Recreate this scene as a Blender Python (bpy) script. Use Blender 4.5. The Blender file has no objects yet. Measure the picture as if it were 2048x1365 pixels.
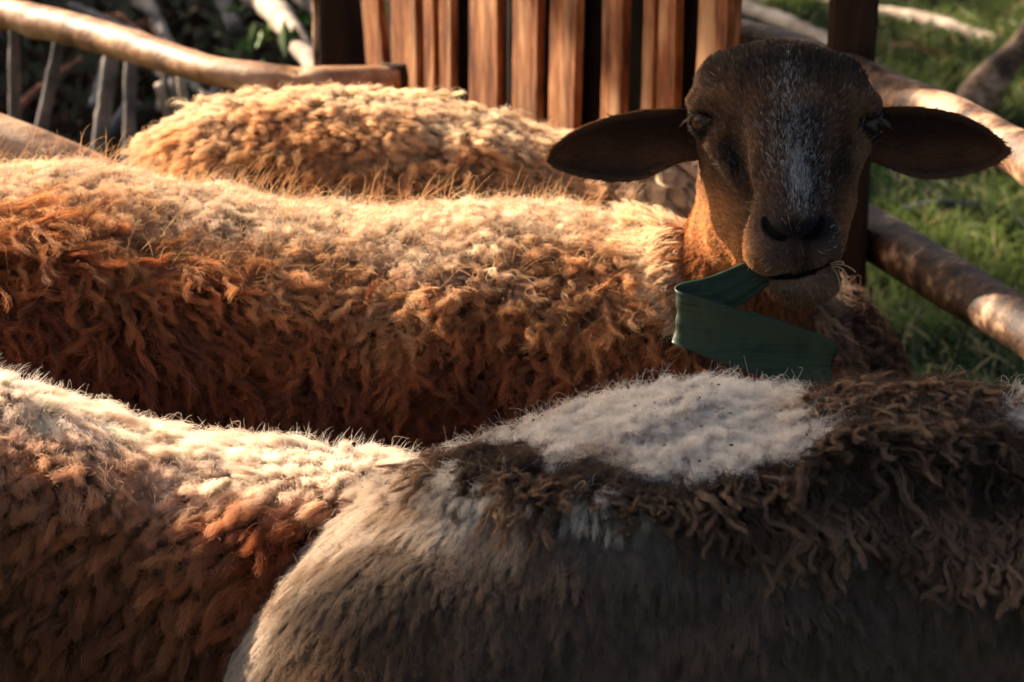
import bpy, math, random
import numpy as np
from mathutils import Vector, kdtree

rng = np.random.default_rng(7)
random.seed(7)
S = bpy.context.scene
COL = S.collection

# ------------------------------------------------------------------ camera
PITCH = math.radians(20.0)
CAM = np.array([0.0, -2.30, 1.47])
FPX = 5689.0                                   # focal length in photo pixels (100 mm on a 36 mm sensor)
F = np.array([0, math.cos(PITCH), -math.sin(PITCH)])
U = np.array([0, math.sin(PITCH), math.cos(PITCH)])
R = np.array([1.0, 0, 0])
cd = bpy.data.cameras.new("camera")
cam = bpy.data.objects.new("camera", cd)
COL.objects.link(cam)
cam.location = CAM
cam.rotation_euler = (math.pi / 2 - PITCH, 0, 0)
cd.sensor_width = 36
cd.lens = 100
cd.clip_end = 500
cd.clip_start = 0.05
cd.dof.use_dof = True
cd.dof.focus_distance = 2.16
cd.dof.aperture_fstop = 12.0
S.camera = cam

# ------------------------------------------------------------------ light
SUN = np.array([-0.66, 0.56, 0.40]); SUN /= np.linalg.norm(SUN)
w = bpy.data.worlds.new("World"); S.world = w; w.use_nodes = True
nt = w.node_tree
bg = nt.nodes["Background"]
sky = nt.nodes.new("ShaderNodeTexSky")
sky.sky_type = 'NISHITA'; sky.sun_disc = False; sky.dust_density = 6.0; sky.ozone_density = 0.3; sky.air_density = 0.8
sky.sun_elevation = math.asin(SUN[2]); sky.sun_rotation = math.atan2(SUN[0], SUN[1])
nt.links.new(sky.outputs[0], bg.inputs[0])
bg.inputs[1].default_value = 0.05
sl = bpy.data.lights.new("sun", 'SUN'); sl.energy = 5.0; sl.angle = math.radians(0.5); sl.color = (1.0, 0.80, 0.60)
so = bpy.data.objects.new("sun", sl); COL.objects.link(so)
so.rotation_euler = Vector(SUN).to_track_quat('Z', 'Y').to_euler(); so.location = (-6, 3, 5)
S.view_settings.view_transform = 'Standard'; S.view_settings.look = 'None'
S.view_settings.exposure = 1.9; S.view_settings.gamma = 1.0

S.render.engine = 'CYCLES'
cy = S.cycles
cy.max_bounces = 7; cy.diffuse_bounces = 4; cy.glossy_bounces = 2; cy.transmission_bounces = 5; cy.transparent_max_bounces = 8
cy.use_denoising = True
cy.use_adaptive_sampling = True; cy.adaptive_threshold = 0.02
try:
    S.cycles_curves.shape = 'RIBBONS'; S.cycles_curves.subdivisions = 2
except Exception as e: print(e)

# ------------------------------------------------------------------ helpers
def at(px, py, Y):
    """point of the world plane y = Y seen at photo pixel (px, py)"""
    d = F + (px - 1024) / FPX * R + (682.5 - py) / FPX * U
    return CAM + d * ((Y - CAM[1]) / d[1])
def at_z(px, py, z):
    d = F + (px - 1024) / FPX * R + (682.5 - py) / FPX * U
    return CAM + d * ((z - CAM[2]) / d[2])
def at_d(px, py, t):
    return CAM + (F + (px - 1024) / FPX * R + (682.5 - py) / FPX * U) * t
def proj(P):
    q = P - CAM
    t = q @ F
    t = np.where(np.abs(t) < 1e-3, 1e-3, t)
    return 1024 + FPX * (q @ R) / t, 682.5 - FPX * (q @ U) / t
def nrm(a): return a / np.maximum(np.linalg.norm(a, axis=-1, keepdims=True), 1e-9)
def sstep(a, b, x):
    t = np.clip((x - a) / (b - a), 0, 1); return t * t * (3 - 2 * t)
def mixc(a, b, t): return np.asarray(a) * (1 - t)[:, None] + np.asarray(b) * t[:, None]

_lat = np.random.default_rng(3).random((32, 32, 32)).astype(np.float32)
def noise(P, scale, seed=0.0):
    q = P / scale + seed * 7.31 + 100
    i = np.floor(q).astype(int); f = q - i; f = f * f * (3 - 2 * f)
    r = 0
    for dx in (0, 1):
        for dy in (0, 1):
            for dz in (0, 1):
                wgt = (f[:, 0] if dx else 1 - f[:, 0]) * (f[:, 1] if dy else 1 - f[:, 1]) * (f[:, 2] if dz else 1 - f[:, 2])
                r = r + wgt * _lat[(i[:, 0] + dx) % 32, (i[:, 1] + dy) % 32, (i[:, 2] + dz) % 32]
    return r

def props(o, label=None, cat=None, group=None, kind=None):
    if label: o['label'] = label
    if cat: o['category'] = cat
    if group: o['group'] = group
    if kind: o['kind'] = kind
    return o
def mesh_obj(name, V, Fc, mat, parent=None, smooth=True):
    me = bpy.data.meshes.new(name)
    V = np.asarray(V, dtype=np.float32)
    if isinstance(Fc, np.ndarray) and Fc.ndim == 2:
        n, k = Fc.shape
        me.vertices.add(len(V)); me.vertices.foreach_set('co', V.ravel())
        me.loops.add(n * k); me.loops.foreach_set('vertex_index', Fc.ravel().astype(np.int32))
        me.polygons.add(n); me.polygons.foreach_set('loop_start', np.arange(0, n * k, k, dtype=np.int32))
        me.update(calc_edges=True); me.validate()
    else:
        me.from_pydata([tuple(v) for v in V], [], [tuple(f) for f in Fc]); me.update()
    me.polygons.foreach_set('use_smooth', [smooth] * len(me.polygons))
    if mat: me.materials.append(mat)
    o = bpy.data.objects.new(name, me); COL.objects.link(o)
    if parent is not None: o.parent = parent
    return o
def join_arrays(parts):
    Vs, Fs, n = [], [], 0
    for V, Fc in parts:
        Vs.append(np.asarray(V)); Fs += [tuple(int(i) + n for i in f) for f in Fc]; n += len(V)
    return np.concatenate(Vs), Fs

# ---- naive surface nets over an implicit function f(P)<0 inside
def surface_nets(fn, lo, hi, h):
    lo = np.array(lo, float); n = np.ceil((np.array(hi) - lo) / h).astype(int) + 1
    g = [lo[i] + np.arange(n[i]) * h for i in range(3)]
    val = np.empty(n, dtype=np.float32)
    YY, ZZ = np.meshgrid(g[1], g[2], indexing='ij')
    for s in range(0, n[0], 16):
        xs = g[0][s:s + 16]
        P = np.stack([np.broadcast_to(xs[:, None, None], (len(xs),) + YY.shape), np.broadcast_to(YY, (len(xs),) + YY.shape), np.broadcast_to(ZZ, (len(xs),) + ZZ.shape)], -1).reshape(-1, 3)
        val[s:s + 16] = fn(P).reshape(len(xs), n[1], n[2])
    ins = val < 0
    cor = [(a, b, c) for a in (0, 1) for b in (0, 1) for c in (0, 1)]
    def sl(a, arr): return arr[a[0]:n[0] - 1 + a[0], a[1]:n[1] - 1 + a[1], a[2]:n[2] - 1 + a[2]]
    cnt = sum(sl(c, ins).astype(np.int8) for c in cor)
    act = (cnt > 0) & (cnt < 8)
    idx = np.full(act.shape, -1, dtype=np.int64); ci = np.argwhere(act); idx[act] = np.arange(len(ci))
    acc = np.zeros((len(ci), 3)); num = np.zeros(len(ci))
    for a in cor:
        for ax in range(3):
            if a[ax]: continue
            b = list(a); b[ax] = 1; b = tuple(b)
            va = val[ci[:, 0] + a[0], ci[:, 1] + a[1], ci[:, 2] + a[2]]; vb = val[ci[:, 0] + b[0], ci[:, 1] + b[1], ci[:, 2] + b[2]]
            m = (va < 0) != (vb < 0)
            t = np.where(m, va / np.where(m, va - vb, 1), 0)
            p = np.array(a, float)[None] + 0 * ci; p[:, ax] += t
            acc += p * m[:, None]; num += m
    V = lo + (ci + acc / num[:, None]) * h
    Q = []
    for ax in range(3):
        o1, o2 = [(1, 2), (2, 0), (0, 1)][ax]
        sa = [slice(None)] * 3; sb = [slice(None)] * 3
        sa[ax] = slice(0, n[ax] - 1); sb[ax] = slice(1, n[ax])
        d = ins[tuple(sa)].astype(np.int8) - ins[tuple(sb)].astype(np.int8)
        e = np.argwhere(d != 0)
        ok = (e[:, o1] > 0) & (e[:, o2] > 0) & (e[:, o1] < n[o1] - 1) & (e[:, o2] < n[o2] - 1)
        e = e[ok]; s_ = d[e[:, 0], e[:, 1], e[:, 2]]
        def cell(u, v):
            c = e.copy(); c[:, o1] -= u; c[:, o2] -= v; return idx[c[:, 0], c[:, 1], c[:, 2]]
        q = np.stack([cell(1, 1), cell(0, 1), cell(0, 0), cell(1, 0)], 1)
        q[s_ < 0] = q[s_ < 0][:, ::-1]
        Q.append(q)
    Q = np.concatenate(Q); Q = Q[(Q >= 0).all(1)]
    return V, Q
def smin(a, b, k):
    h = np.clip(0.5 + 0.5 * (b - a) / k, 0, 1); return b * (1 - h) + a * h - k * h * (1 - h)
def smax(a, b, k): return -smin(-a, -b, k)
def ell(P, c, r):
    q = (P - np.array(c)) / np.array(r, float); k = np.linalg.norm(q, axis=1)
    k2 = np.linalg.norm(q / np.array(r, float), axis=1)
    return k * (k - 1) / np.maximum(k2, 1e-9)
def cone(P, a, b, ra, rb):
    a = np.array(a, float); b = np.array(b, float); ab = b - a
    t = np.clip(((P - a) @ ab) / (ab @ ab), 0, 1)
    return np.linalg.norm(P - a - t[:, None] * ab, axis=1) - (ra + (rb - ra) * t)
def tube(P, xs, cy_, top, bot, ry, ex=2.3, bump=0.0, endsoft=0.05):
    """barrel along x with varying section: centre y, top z, bottom z, half width"""
    x = P[:, 0]
    c = np.interp(x, xs, cy_); t = np.interp(x, xs, top); b = np.interp(x, xs, bot); r = np.interp(x, xs, ry)
    cz = (t + b) / 2; rz = np.maximum((t - b) / 2, 1e-3)
    k = (np.abs((P[:, 1] - c) / r) ** ex + np.abs((P[:, 2] - cz) / rz) ** ex) ** (1 / ex)
    d = (k - 1) * np.minimum(r, rz)
    d = np.maximum(d, np.maximum(xs[0] - x, x - xs[-1]))
    return d

# ------------------------------------------------------------------ materials
def new_mat(name):
    m = bpy.data.materials.new(name); m.use_nodes = True
    return m, m.node_tree, m.node_tree.nodes, m.node_tree.links
def fibre_mat(name, trans=0.35, gloss=0.06, rough=0.35, tip=1.15):
    m, t, N, L = new_mat(name)
    for n in list(N): N.remove(n)
    out = N.new("ShaderNodeOutputMaterial")
    a = N.new("ShaderNodeAttribute"); a.attribute_name = "col"
    hi = N.new("ShaderNodeHairInfo")
    mr = N.new("ShaderNodeMapRange"); mr.inputs['To Min'].default_value = 0.80; mr.inputs['To Max'].default_value = tip
    L.new(hi.outputs['Intercept'], mr.inputs['Value'])
    mul = N.new("ShaderNodeVectorMath"); mul.operation = 'SCALE'
    L.new(a.outputs['Color'], mul.inputs[0]); L.new(mr.outputs[0], mul.inputs['Scale'])
    d = N.new("ShaderNodeBsdfDiffuse"); tr = N.new("ShaderNodeBsdfTranslucent"); g = N.new("ShaderNodeBsdfHair")
    g.inputs['RoughnessU'].default_value = rough; g.inputs['RoughnessV'].default_value = 0.6
    for n in (d, tr): L.new(mul.outputs[0], n.inputs['Color'])
    gm = N.new("ShaderNodeMix"); gm.data_type = 'RGBA'; gm.inputs[0].default_value = 0.5
    L.new(a.outputs['Color'], gm.inputs[6]); gm.inputs[7].default_value = (1, 1, 1, 1)
    L.new(gm.outputs[2], g.inputs['Color'])
    m1 = N.new("ShaderNodeMixShader"); m1.inputs[0].default_value = trans
    L.new(d.outputs[0], m1.inputs[1]); L.new(tr.outputs[0], m1.inputs[2])
    m2 = N.new("ShaderNodeMixShader"); m2.inputs[0].default_value = gloss
    L.new(m1.outputs[0], m2.inputs[1]); L.new(g.outputs[0], m2.inputs[2])
    L.new(m2.outputs[0], out.inputs[0])
    return m
def noise_mat(name, c1, c2, scale=20, rough=0.9, bump=0.3, detail=6, stretch=(1, 1, 1), c3=None, spec=0.2, bdist=0.004, lo=0.3, hi=0.7):
    m, t, N, L = new_mat(name)
    b = N["Principled BSDF"]; b.inputs['Roughness'].default_value = rough
    b.inputs['Specular IOR Level'].default_value = spec
    tc = N.new("ShaderNodeTexCoord"); mp = N.new("ShaderNodeMapping"); mp.inputs['Scale'].default_value = stretch
    L.new(tc.outputs['Object'], mp.inputs[0])
    nz = N.new("ShaderNodeTexNoise"); nz.inputs['Scale'].default_value = scale; nz.inputs['Detail'].default_value = detail; nz.inputs['Roughness'].default_value = 0.65
    L.new(mp.outputs[0], nz.inputs['Vector'])
    cr = N.new("ShaderNodeValToRGB"); e = cr.color_ramp.elements
    e[0].position = lo; e[0].color = (*c1, 1); e[1].position = hi; e[1].color = (*c2, 1)
    if c3:
        x = cr.color_ramp.elements.new((lo + hi) / 2); x.color = (*c3, 1)
    L.new(nz.outputs[0], cr.inputs[0]); L.new(cr.outputs[0], b.inputs['Base Color'])
    bp = N.new("ShaderNodeBump"); bp.inputs['Strength'].default_value = bump; bp.inputs['Distance'].default_value = bdist
    L.new(nz.outputs[0], bp.inputs['Height']); L.new(bp.outputs[0], b.inputs['Normal'])
    return m

# ------------------------------------------------------------------ fibres
def curves_obj(name, pos, rad, col, mat, parent=None):
    """pos (n,K,3) rad (n,K) col (n,3)"""
    n, K, _ = pos.shape
    hc = bpy.data.hair_curves.new(name)
    hc.add_curves([K] * n)
    hc.attributes['position'].data.foreach_set('vector', pos.astype(np.float32).ravel())
    ra = hc.attributes.get('radius') or hc.attributes.new('radius', 'FLOAT', 'POINT')
    ra.data.foreach_set('value', rad.astype(np.float32).ravel())
    ca = hc.attributes.new('col', 'FLOAT_COLOR', 'CURVE')
    ca.data.foreach_set('color', np.concatenate([np.clip(col, 0.002, 0.95), np.ones((n, 1))], 1).astype(np.float32).ravel())
    hc.materials.append(mat)
    o = bpy.data.objects.new(name, hc); COL.objects.link(o)
    if parent is not None: o.parent = parent
    return o

class Surf:
    def __init__(s, V, Q):
        s.V = np.asarray(V, float)
        T = np.concatenate([Q[:, [0, 1, 2]], Q[:, [0, 2, 3]]]) if Q.shape[1] == 4 else Q
        s.T = T
        a, b, c = s.V[T[:, 0]], s.V[T[:, 1]], s.V[T[:, 2]]
        cr = np.cross(b - a, c - a); s.area = np.linalg.norm(cr, axis=1) / 2
        vn = np.zeros_like(s.V)
        for k in range(3): np.add.at(vn, T[:, k], cr)
        s.vn = nrm(vn); s.c = (a + b + c) / 3
    def sample(s, n, weight=None):
        wt = s.area.copy()
        if weight is not None: wt = wt * weight(s.c, nrm(s.vn[s.T].mean(1)))
        cs = np.cumsum(wt); t = np.searchsorted(cs, rng.random(n) * cs[-1]); t = np.minimum(t, len(cs) - 1)
        u = rng.random(n); v = rng.random(n); f = u + v > 1; u[f] = 1 - u[f]; v[f] = 1 - v[f]
        T = s.T[t]; ww = np.stack([1 - u - v, u, v], 1)
        P = (s.V[T] * ww[:, :, None]).sum(1); Nn = nrm((s.vn[T] * ww[:, :, None]).sum(1))
        return P, Nn

def view_weight(mx=260, far=0.06):
    def f(c, n):
        x, y = proj(c)
        inside = (x > -mx) & (x < 2048 + mx) & (y > -mx) & (y < 1365 + mx)
        facing = (n * nrm(CAM - c)).sum(1)
        return np.where(inside & (facing > -0.35), 1.0, far)
    return f

def grow(name, parent, surf, n_strand, n_lock, length, comb, mat, colour, weight=None, lift=0.5, clump=0.8, clump_pow=1.0,
         curl_r=0.004, curl_f=1.5, crimp=0.0008, crimp_f=5, frizz=0.0015, radius=0.00035, K=9, lock_var=0.35, strand_var=0.25, gather=0.75, maxrad=0.03, lock_dark=0.0, seed=0, wave=0.0):
    """fleece: strands rooted all over SURF, each bound to the nearest lock; comb(P,N)->direction; length(P)->m; colour(P, lockrand, strandrand)->rgb"""
    weight = weight or view_weight()
    LP, LN = surf.sample(n_lock, weight)
    SP, SN = surf.sample(n_strand, weight)
    kd = kdtree.KDTree(n_lock)
    for i, p in enumerate(LP): kd.insert(p, i)
    kd.balance()
    idx = np.fromiter((kd.find(p)[1] for p in SP), dtype=np.int64, count=n_strand)
    val = lambda f, *a: f(*a) if callable(f) else f
    t = np.linspace(0, 1, K)
    # lock guides (relative to the lock's root)
    Cd = comb(LP, LN); Cd = nrm(Cd - (Cd * LN).sum(1, keepdims=True) * LN)
    jit = rng.normal(0, 1, (n_lock, 3)); jit -= (jit * LN).sum(1, keepdims=True) * LN
    Cd = nrm(Cd + jit * val(wave, LP) if not np.isscalar(wave) or wave else Cd + 0.25 * jit)
    lf = np.asarray(val(lift, LP)) * np.ones(n_lock)
    Ln = np.asarray(val(length, LP)) * (1 + lock_var * rng.normal(0, 1, n_lock).clip(-1.8, 1.8))
    Ln = np.maximum(Ln, 0.001)
    e1 = Cd; e2 = np.cross(LN, Cd)
    ph = rng.random(n_lock) * 6.283; hand = rng.choice([-1, 1], n_lock)
    cr = np.asarray(val(curl_r, LP)) * np.ones(n_lock) * (0.6 + 0.8 * rng.random(n_lock))
    cf = curl_f * (0.7 + 0.6 * rng.random(n_lock))
    G = np.zeros((n_lock, K, 3)); cur = np.zeros((n_lock, 3))
    for k in range(1, K):
        s_ = t[k]
        up = lf * (1 - 0.9 * s_); side = 1 - 0.55 * lf
        d = LN * up[:, None] + Cd * (side * (0.35 + 0.9 * s_))[:, None]
        d = nrm(d)
        cur = cur + d * (Ln / (K - 1))[:, None]
        G[:, k] = cur
    ang = 6.283 * cf[:, None] * t[None] * hand[:, None] + ph[:, None]
    amp = cr[:, None] * np.sqrt(t)[None]
    off = (np.cos(ang) - np.cos(ph)[:, None] * 0)[:, :, None] * e2[:, None] * amp[:, :, None] + np.sin(ang)[:, :, None] * (0.6 * LN + 0.4 * e1)[:, None] * amp[:, :, None]
    G += off - off[:, :1]
    # strands
    g = G[idx]; n = n_strand
    rel = SP - LP[idx]
    rl = np.linalg.norm(rel, axis=1)
    rel *= np.minimum(1, maxrad / np.maximum(rl, 1e-6))[:, None]
    base = SP[:, None] + 0 * g
    sl_ = 1 - strand_var * rng.random(n)
    cl = np.clip(np.asarray(val(clump, SP)) * (0.85 + 0.3 * rng.random(n)), 0, 1)
    loose = rng.random(n) < 0.06
    cl[loose] *= 0.3
    pull = cl[:, None] * np.clip(t[None] / gather, 0, 1) ** clump_pow
    pos = base + g * sl_[:, None, None] - rel[:, None] * pull[:, :, None]
    q1 = nrm(rng.normal(0, 1, (n, 3))); q2 = nrm(np.cross(q1, rng.normal(0, 1, (n, 3))))
    f1 = 0.7 + 1.6 * rng.random(n); p1 = rng.random(n) * 6.283; p2 = rng.random(n) * 6.283
    fr = np.asarray(val(frizz, SP)) * np.ones(n) * (1 + 2.5 * loose)
    pos += (np.sin(6.283 * f1[:, None] * t + p1[:, None]) * (fr[:, None] * t))[:, :, None] * q1[:, None]
    pos += (np.sin(6.283 * 1.7 * f1[:, None] * t + p2[:, None]) * (0.6 * fr[:, None] * t))[:, :, None] * q2[:, None]
    if crimp:
        pos += (np.sin(6.283 * crimp_f * t[None] + ph[idx][:, None] + 0.8 * rng.random(n)[:, None]) * crimp * np.minimum(1, 3 * t))[:, :, None] * e2[idx][:, None]
    rad = np.asarray(val(radius, SP)) * np.ones(n)
    px_, py_ = proj(SP)
    out = ~((px_ > -270) & (px_ < 2318) & (py_ > -270) & (py_ < 1635)); rad = np.where(out, rad * 3, rad)
    rr = rad[:, None] * (1 - 0.75 * t[None] ** 1.5) * (0.7 + 0.6 * rng.random(n))[:, None]
    lr = rng.random(n_lock)[idx]
    c = colour(SP, lr, rng.random(n))
    return curves_obj(name, pos, rr, c, mat, parent)

WOOL = fibre_mat("wool_fibre", 0.38, 0.05, 0.45)
FUR = fibre_mat("short_fur", 0.20, 0.035, 0.35)
GRASSM = fibre_mat("grass_blade_green", 0.45, 0.05, 0.4)

# ================================================================== GROUND
gm = noise_mat("meadow_soil_and_turf", (0.012, 0.016, 0.008), (0.045, 0.06, 0.02), 3.0, 1.0, 0.5)
n_ = 120
gx = np.concatenate([[-60, -20, -8], np.linspace(-4, 5, 60), [9, 20, 60]]); gy = np.concatenate([[-20, -6], np.linspace(-3, 9, 70), [14, 25, 60, 120]])
GX, GY = np.meshgrid(gx, gy, indexing='ij')
GP = np.stack([GX.ravel(), GY.ravel(), 0 * GX.ravel()], 1)
GP[:, 2] = (noise(GP, 0.7) - 0.5) * 0.04
ny = len(gy)
q = np.array([(i * ny + j, (i + 1) * ny + j, (i + 1) * ny + j + 1, i * ny + j + 1) for i in range(len(gx) - 1) for j in range(ny - 1)])
props(mesh_obj("ground", GP, q, gm), kind='structure')

# ================================================================== TIMBER
def wood(name, c1, c2, c3=None, scale=6, stretch=(6, 6, .6), **k):
    return noise_mat(name, c1, c2, scale, stretch=stretch, c3=c3, **k)
M_slat = wood("sawn_orange_timber", (.07, .022, .009), (.46, .22, .095), (.22, .080, .028), 22, (3, 3, .45), bump=.9, rough=.75, bdist=.003, detail=10, lo=.36, hi=.68)
_t = M_slat.node_tree; _N, _L = _t.nodes, _t.links
_mp = _N.new("ShaderNodeMapping"); _mp.inputs['Rotation'].default_value = (0, math.radians(55), 0); _mp.inputs['Scale'].default_value = (30, 30, 5)
_tc = _N.new("ShaderNodeTexCoord"); _L.new(_tc.outputs['Object'], _mp.inputs[0])
_nz = _N.new("ShaderNodeTexNoise"); _nz.inputs['Scale'].default_value = 1.0; _nz.inputs['Detail'].default_value = 5; _L.new(_mp.outputs[0], _nz.inputs['Vector'])
_mr = _N.new("ShaderNodeMapRange"); _mr.inputs['From Min'].default_value = .52; _mr.inputs['From Max'].default_value = .72; _mr.inputs['To Max'].default_value = .6; _L.new(_nz.outputs[0], _mr.inputs['Value'])
_mx = _N.new("ShaderNodeMix"); _mx.data_type = 'RGBA'; _mx.inputs[7].default_value = (.56, .36, .20, 1)
_b = _N["Principled BSDF"]; _src = _b.inputs['Base Color'].links[0].from_socket
_L.new(_mr.outputs[0], _mx.inputs[0]); _L.new(_src, _mx.inputs[6]); _L.new(_mx.outputs[2], _b.inputs['Base Color'])
M_post = wood("dark_weathered_post", (.012, .006, .004), (.055, .025, .012), None, 12, (3, 3, .4), bump=.5, rough=.8)
M_log = noise_mat("peeled_pole_wood", (.10, .042, .018), (.55, .36, .21), 16, .5, .8, 9, c3=(.36, .18, .08), spec=.4, bdist=.006, lo=.34, hi=.62)
M_bark = noise_mat("barky_pole_wood", (.05, .025, .014), (.52, .33, .20), 22, .6, .9, 10, c3=(.22, .11, .055), spec=.3, bdist=.005, lo=.40, hi=.60)
M_grey = noise_mat("weathered_grey_stick", (.05, .05, .055), (.30, .27, .25), 12, .85, .5, 7, c3=(.14, .13, .13))
M_pale = noise_mat("pale_dry_branch", (.16, .11, .08), (.62, .52, .42), 10, .8, .5, 7)
M_red = noise_mat("rusty_dead_leaf", (.10, .03, .015), (.30, .11, .05), 20, .8, .5, 5)

def box_prism(a, b, wdir, ddir, w, d, jitter=0.0, nseg=14, seed=0, bev=0.12):
    """sawn piece from a to b, section w x d with chamfered corners and slightly uneven edges"""
    r = np.random.default_rng(seed)
    a = np.array(a); b = np.array(b); wdir = nrm(np.array(wdir, float)); ddir = nrm(np.array(ddir, float))
    prof = []
    for sx, sy in ((-1, -1), (1, -1), (1, 1), (-1, 1)):
        c = bev * min(w, d)
        p = np.array([sx * w / 2, sy * d / 2])
        o = [(-sx * c, 0), (0, -sy * c)]
        if sx * sy > 0: o = [(0, -sy * c), (-sx * c, 0)]
        if (sx, sy) in ((-1, -1), (1, 1)): prof += [p + np.array((0, -sy * c)), p + np.array((-sx * c, 0))]
        else: prof += [p + np.array((-sx * c, 0)), p + np.array((0, -sy * c))]
    prof = np.array(prof); n = len(prof); V = []; Fc = []
    wv = np.cumsum(r.normal(0, 1, nseg + 1)) * jitter * .3; w2 = r.normal(0, 1, nseg + 1) * jitter * .3
    for k in range(nseg + 1):
        c = a + (b - a) * k / nseg + wdir * wv[k]
        for p in prof: V.append(c + wdir * (p[0] * (1 + w2[k] / w * 1.0)) + ddir * p[1])
    for k in range(nseg):
        for i in range(n): Fc.append((k * n + i, k * n + (i + 1) % n, (k + 1) * n + (i + 1) % n, (k + 1) * n + i))
    Fc.append(tuple(range(n - 1, -1, -1))); Fc.append(tuple(nseg * n + i for i in range(n)))
    return np.array(V), Fc
def pole(pts, rad, seed=0, nseg=40, ns=18, rough=0.08, knots=()):
    """round pole through pts with bumps, knots and closed slightly domed ends"""
    pts = np.array(pts, float); rad = np.array(rad, float)
    s = np.concatenate([[0], np.cumsum(np.linalg.norm(np.diff(pts, axis=0), axis=1))]); tt = np.linspace(0, s[-1], nseg + 1)
    C = np.stack([np.interp(tt, s, pts[:, k]) for k in range(3)], 1)
    for _ in range(3): C[1:-1] = (C[:-2] + 2 * C[1:-1] + C[2:]) / 4
    rr = np.interp(tt, s, rad)
    T = nrm(np.gradient(C, axis=0)); e = np.array([0, 0, 1.0]) if abs(T[0, 2]) < .8 else np.array([1.0, 0, 0])
    A = nrm(np.cross(T, e)); B = np.cross(T, A)
    th = np.linspace(0, 2 * np.pi, ns, endpoint=False)
    D = A[:, None] * np.cos(th)[None, :, None] + B[:, None] * np.sin(th)[None, :, None]
    P = C[:, None] + D * rr[:, None, None]
    nz = noise(P.reshape(-1, 3), float(rad.mean()) * 1.6, seed).reshape(nseg + 1, ns) - .5
    nz2 = noise(P.reshape(-1, 3), float(rad.mean()) * 5, seed + 3).reshape(nseg + 1, ns) - .5
    R_ = rr[:, None] * (1 + rough * 2 * nz + rough * 1.5 * nz2)
    for (u, a_, kr, kh) in knots:
        d2 = ((tt[:, None] / s[-1] - u) * s[-1]) ** 2 + (np.angle(np.exp(1j * (th[None] - a_))) * rr[:, None]) ** 2
        R_ = R_ + kh * np.exp(-d2 / kr ** 2)
    P = C[:, None] + D * R_[:, :, None]
    V = list(P.reshape(-1, 3)); Fc = []
    for k in range(nseg):
        for i in range(ns): Fc.append((k * ns + i, k * ns + (i + 1) % ns, (k + 1) * ns + (i + 1) % ns, (k + 1) * ns + i))
    for k, sg in ((0, -1), (nseg, 1)):
        V.append(C[k] + sg * T[k] * rr[k] * .12); c = len(V) - 1
        for i in range(ns):
            f = (k * ns + i, k * ns + (i + 1) % ns, c); Fc.append(f if sg > 0 else f[::-1])
    return np.array(V), Fc
def empty(name, loc):
    o = bpy.data.objects.new(name, None); COL.objects.link(o); o.empty_display_size = .1
    return o

M_black = noise_mat("painted_gap_shade", (.003, .002, .0015), (.012, .006, .004), 14, .9, .3)  # near-black boards added behind the slats to paint the dark of the gaps
# --- slatted pen panel: battens turned towards the sun, running right and towards the camera
fence = props(empty("slatted_fence", (0, 0, 0)), "orange sawn timber slatted fence standing behind the sheep, left of the sheep's head", "fence")
FA = at_d(640, 160, 3.95); FB = at_d(1475, 160, 3.12)
fdir = FB - FA; fdir[2] = 0; fdir = nrm(fdir); fn_ = np.array([fdir[1], -fdir[0], 0.0])
if fn_[1] > 0: fn_ = -fn_
def on_fence(px, py=160):
    d = F + (px - 1024) / FPX * R + (682.5 - py) / FPX * U
    t = ((FA - CAM) @ fn_) / (d @ fn_); return CAM + d * t
slats = [(738, 773, -14), (783, 838, -2), (849, 874, 0), (880, 908, 0), (936, 998, 1), (1022, 1078, 3), (1092, 1150, 3), (1199, 1246, 1), (1278, 1306, 2), (1310, 1350, 2), (1383, 1447, 5)]
for i, (x0, x1, sk) in enumerate(slats):
    a = on_fence(x0); b = on_fence(x1 - (6 if i > 0 else 0))
    wdt = abs((b - a) @ fdir); c = (a + b) / 2 - fn_ * .006
    off = sk * .0006
    lo = c.copy(); lo[2] = .04; hi = c.copy(); hi[2] = 1.12 + .03 * random.random(); hi += fdir * off * 10; lo -= fdir * off * 6
    V, Fc = box_prism(lo, hi, fdir, fn_, wdt, .012 if i != 10 else .02, .0016, 30, i + 5, .06)
    mesh_obj("picket", V, Fc, M_slat, fence, smooth=False)
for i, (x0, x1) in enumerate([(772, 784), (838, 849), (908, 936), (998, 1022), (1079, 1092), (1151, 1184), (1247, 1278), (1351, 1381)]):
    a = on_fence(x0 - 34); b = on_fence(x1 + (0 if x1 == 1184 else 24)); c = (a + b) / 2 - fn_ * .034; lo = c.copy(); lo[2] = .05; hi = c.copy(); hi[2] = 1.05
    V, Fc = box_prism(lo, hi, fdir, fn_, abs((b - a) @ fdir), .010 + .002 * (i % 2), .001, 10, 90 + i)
    mesh_obj("gap_shade_board", V, Fc, M_black, fence, smooth=False)
for z in (.16, .98):
    a = on_fence(650) - fn_ * .072; b = on_fence(1470) - fn_ * .072; a[2] = b[2] = z
    V, Fc = box_prism(a, b, (0, 0, 1), fn_, .07, .03, .001, 10, 3); mesh_obj("rail", V, Fc, M_post, fence, smooth=False)
# big square post at the fence's left end
a = at_d(686, 160, 4.02); lo = a.copy(); lo[2] = 0; hi = a.copy(); hi[2] = 1.25
V, Fc = box_prism(lo, hi, (1, .25, 0), (-.25, 1, 0), .066, .05, .002, 24, 40)
po = mesh_obj("fence_post", V, Fc, M_post, smooth=False); props(po, "thick dark square timber post at the left end of the slatted fence", "post")
# strip of pale bark clinging to its left edge
e = a + np.array([-.033, -.012, 0]); lo = e.copy(); lo[2] = .02; hi = e.copy(); hi[2] = 1.24
V, Fc = pole([lo, hi], [.008, .008], 8, 40, 10, .25); mesh_obj("bark_edge", V, Fc, M_bark, po)

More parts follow.
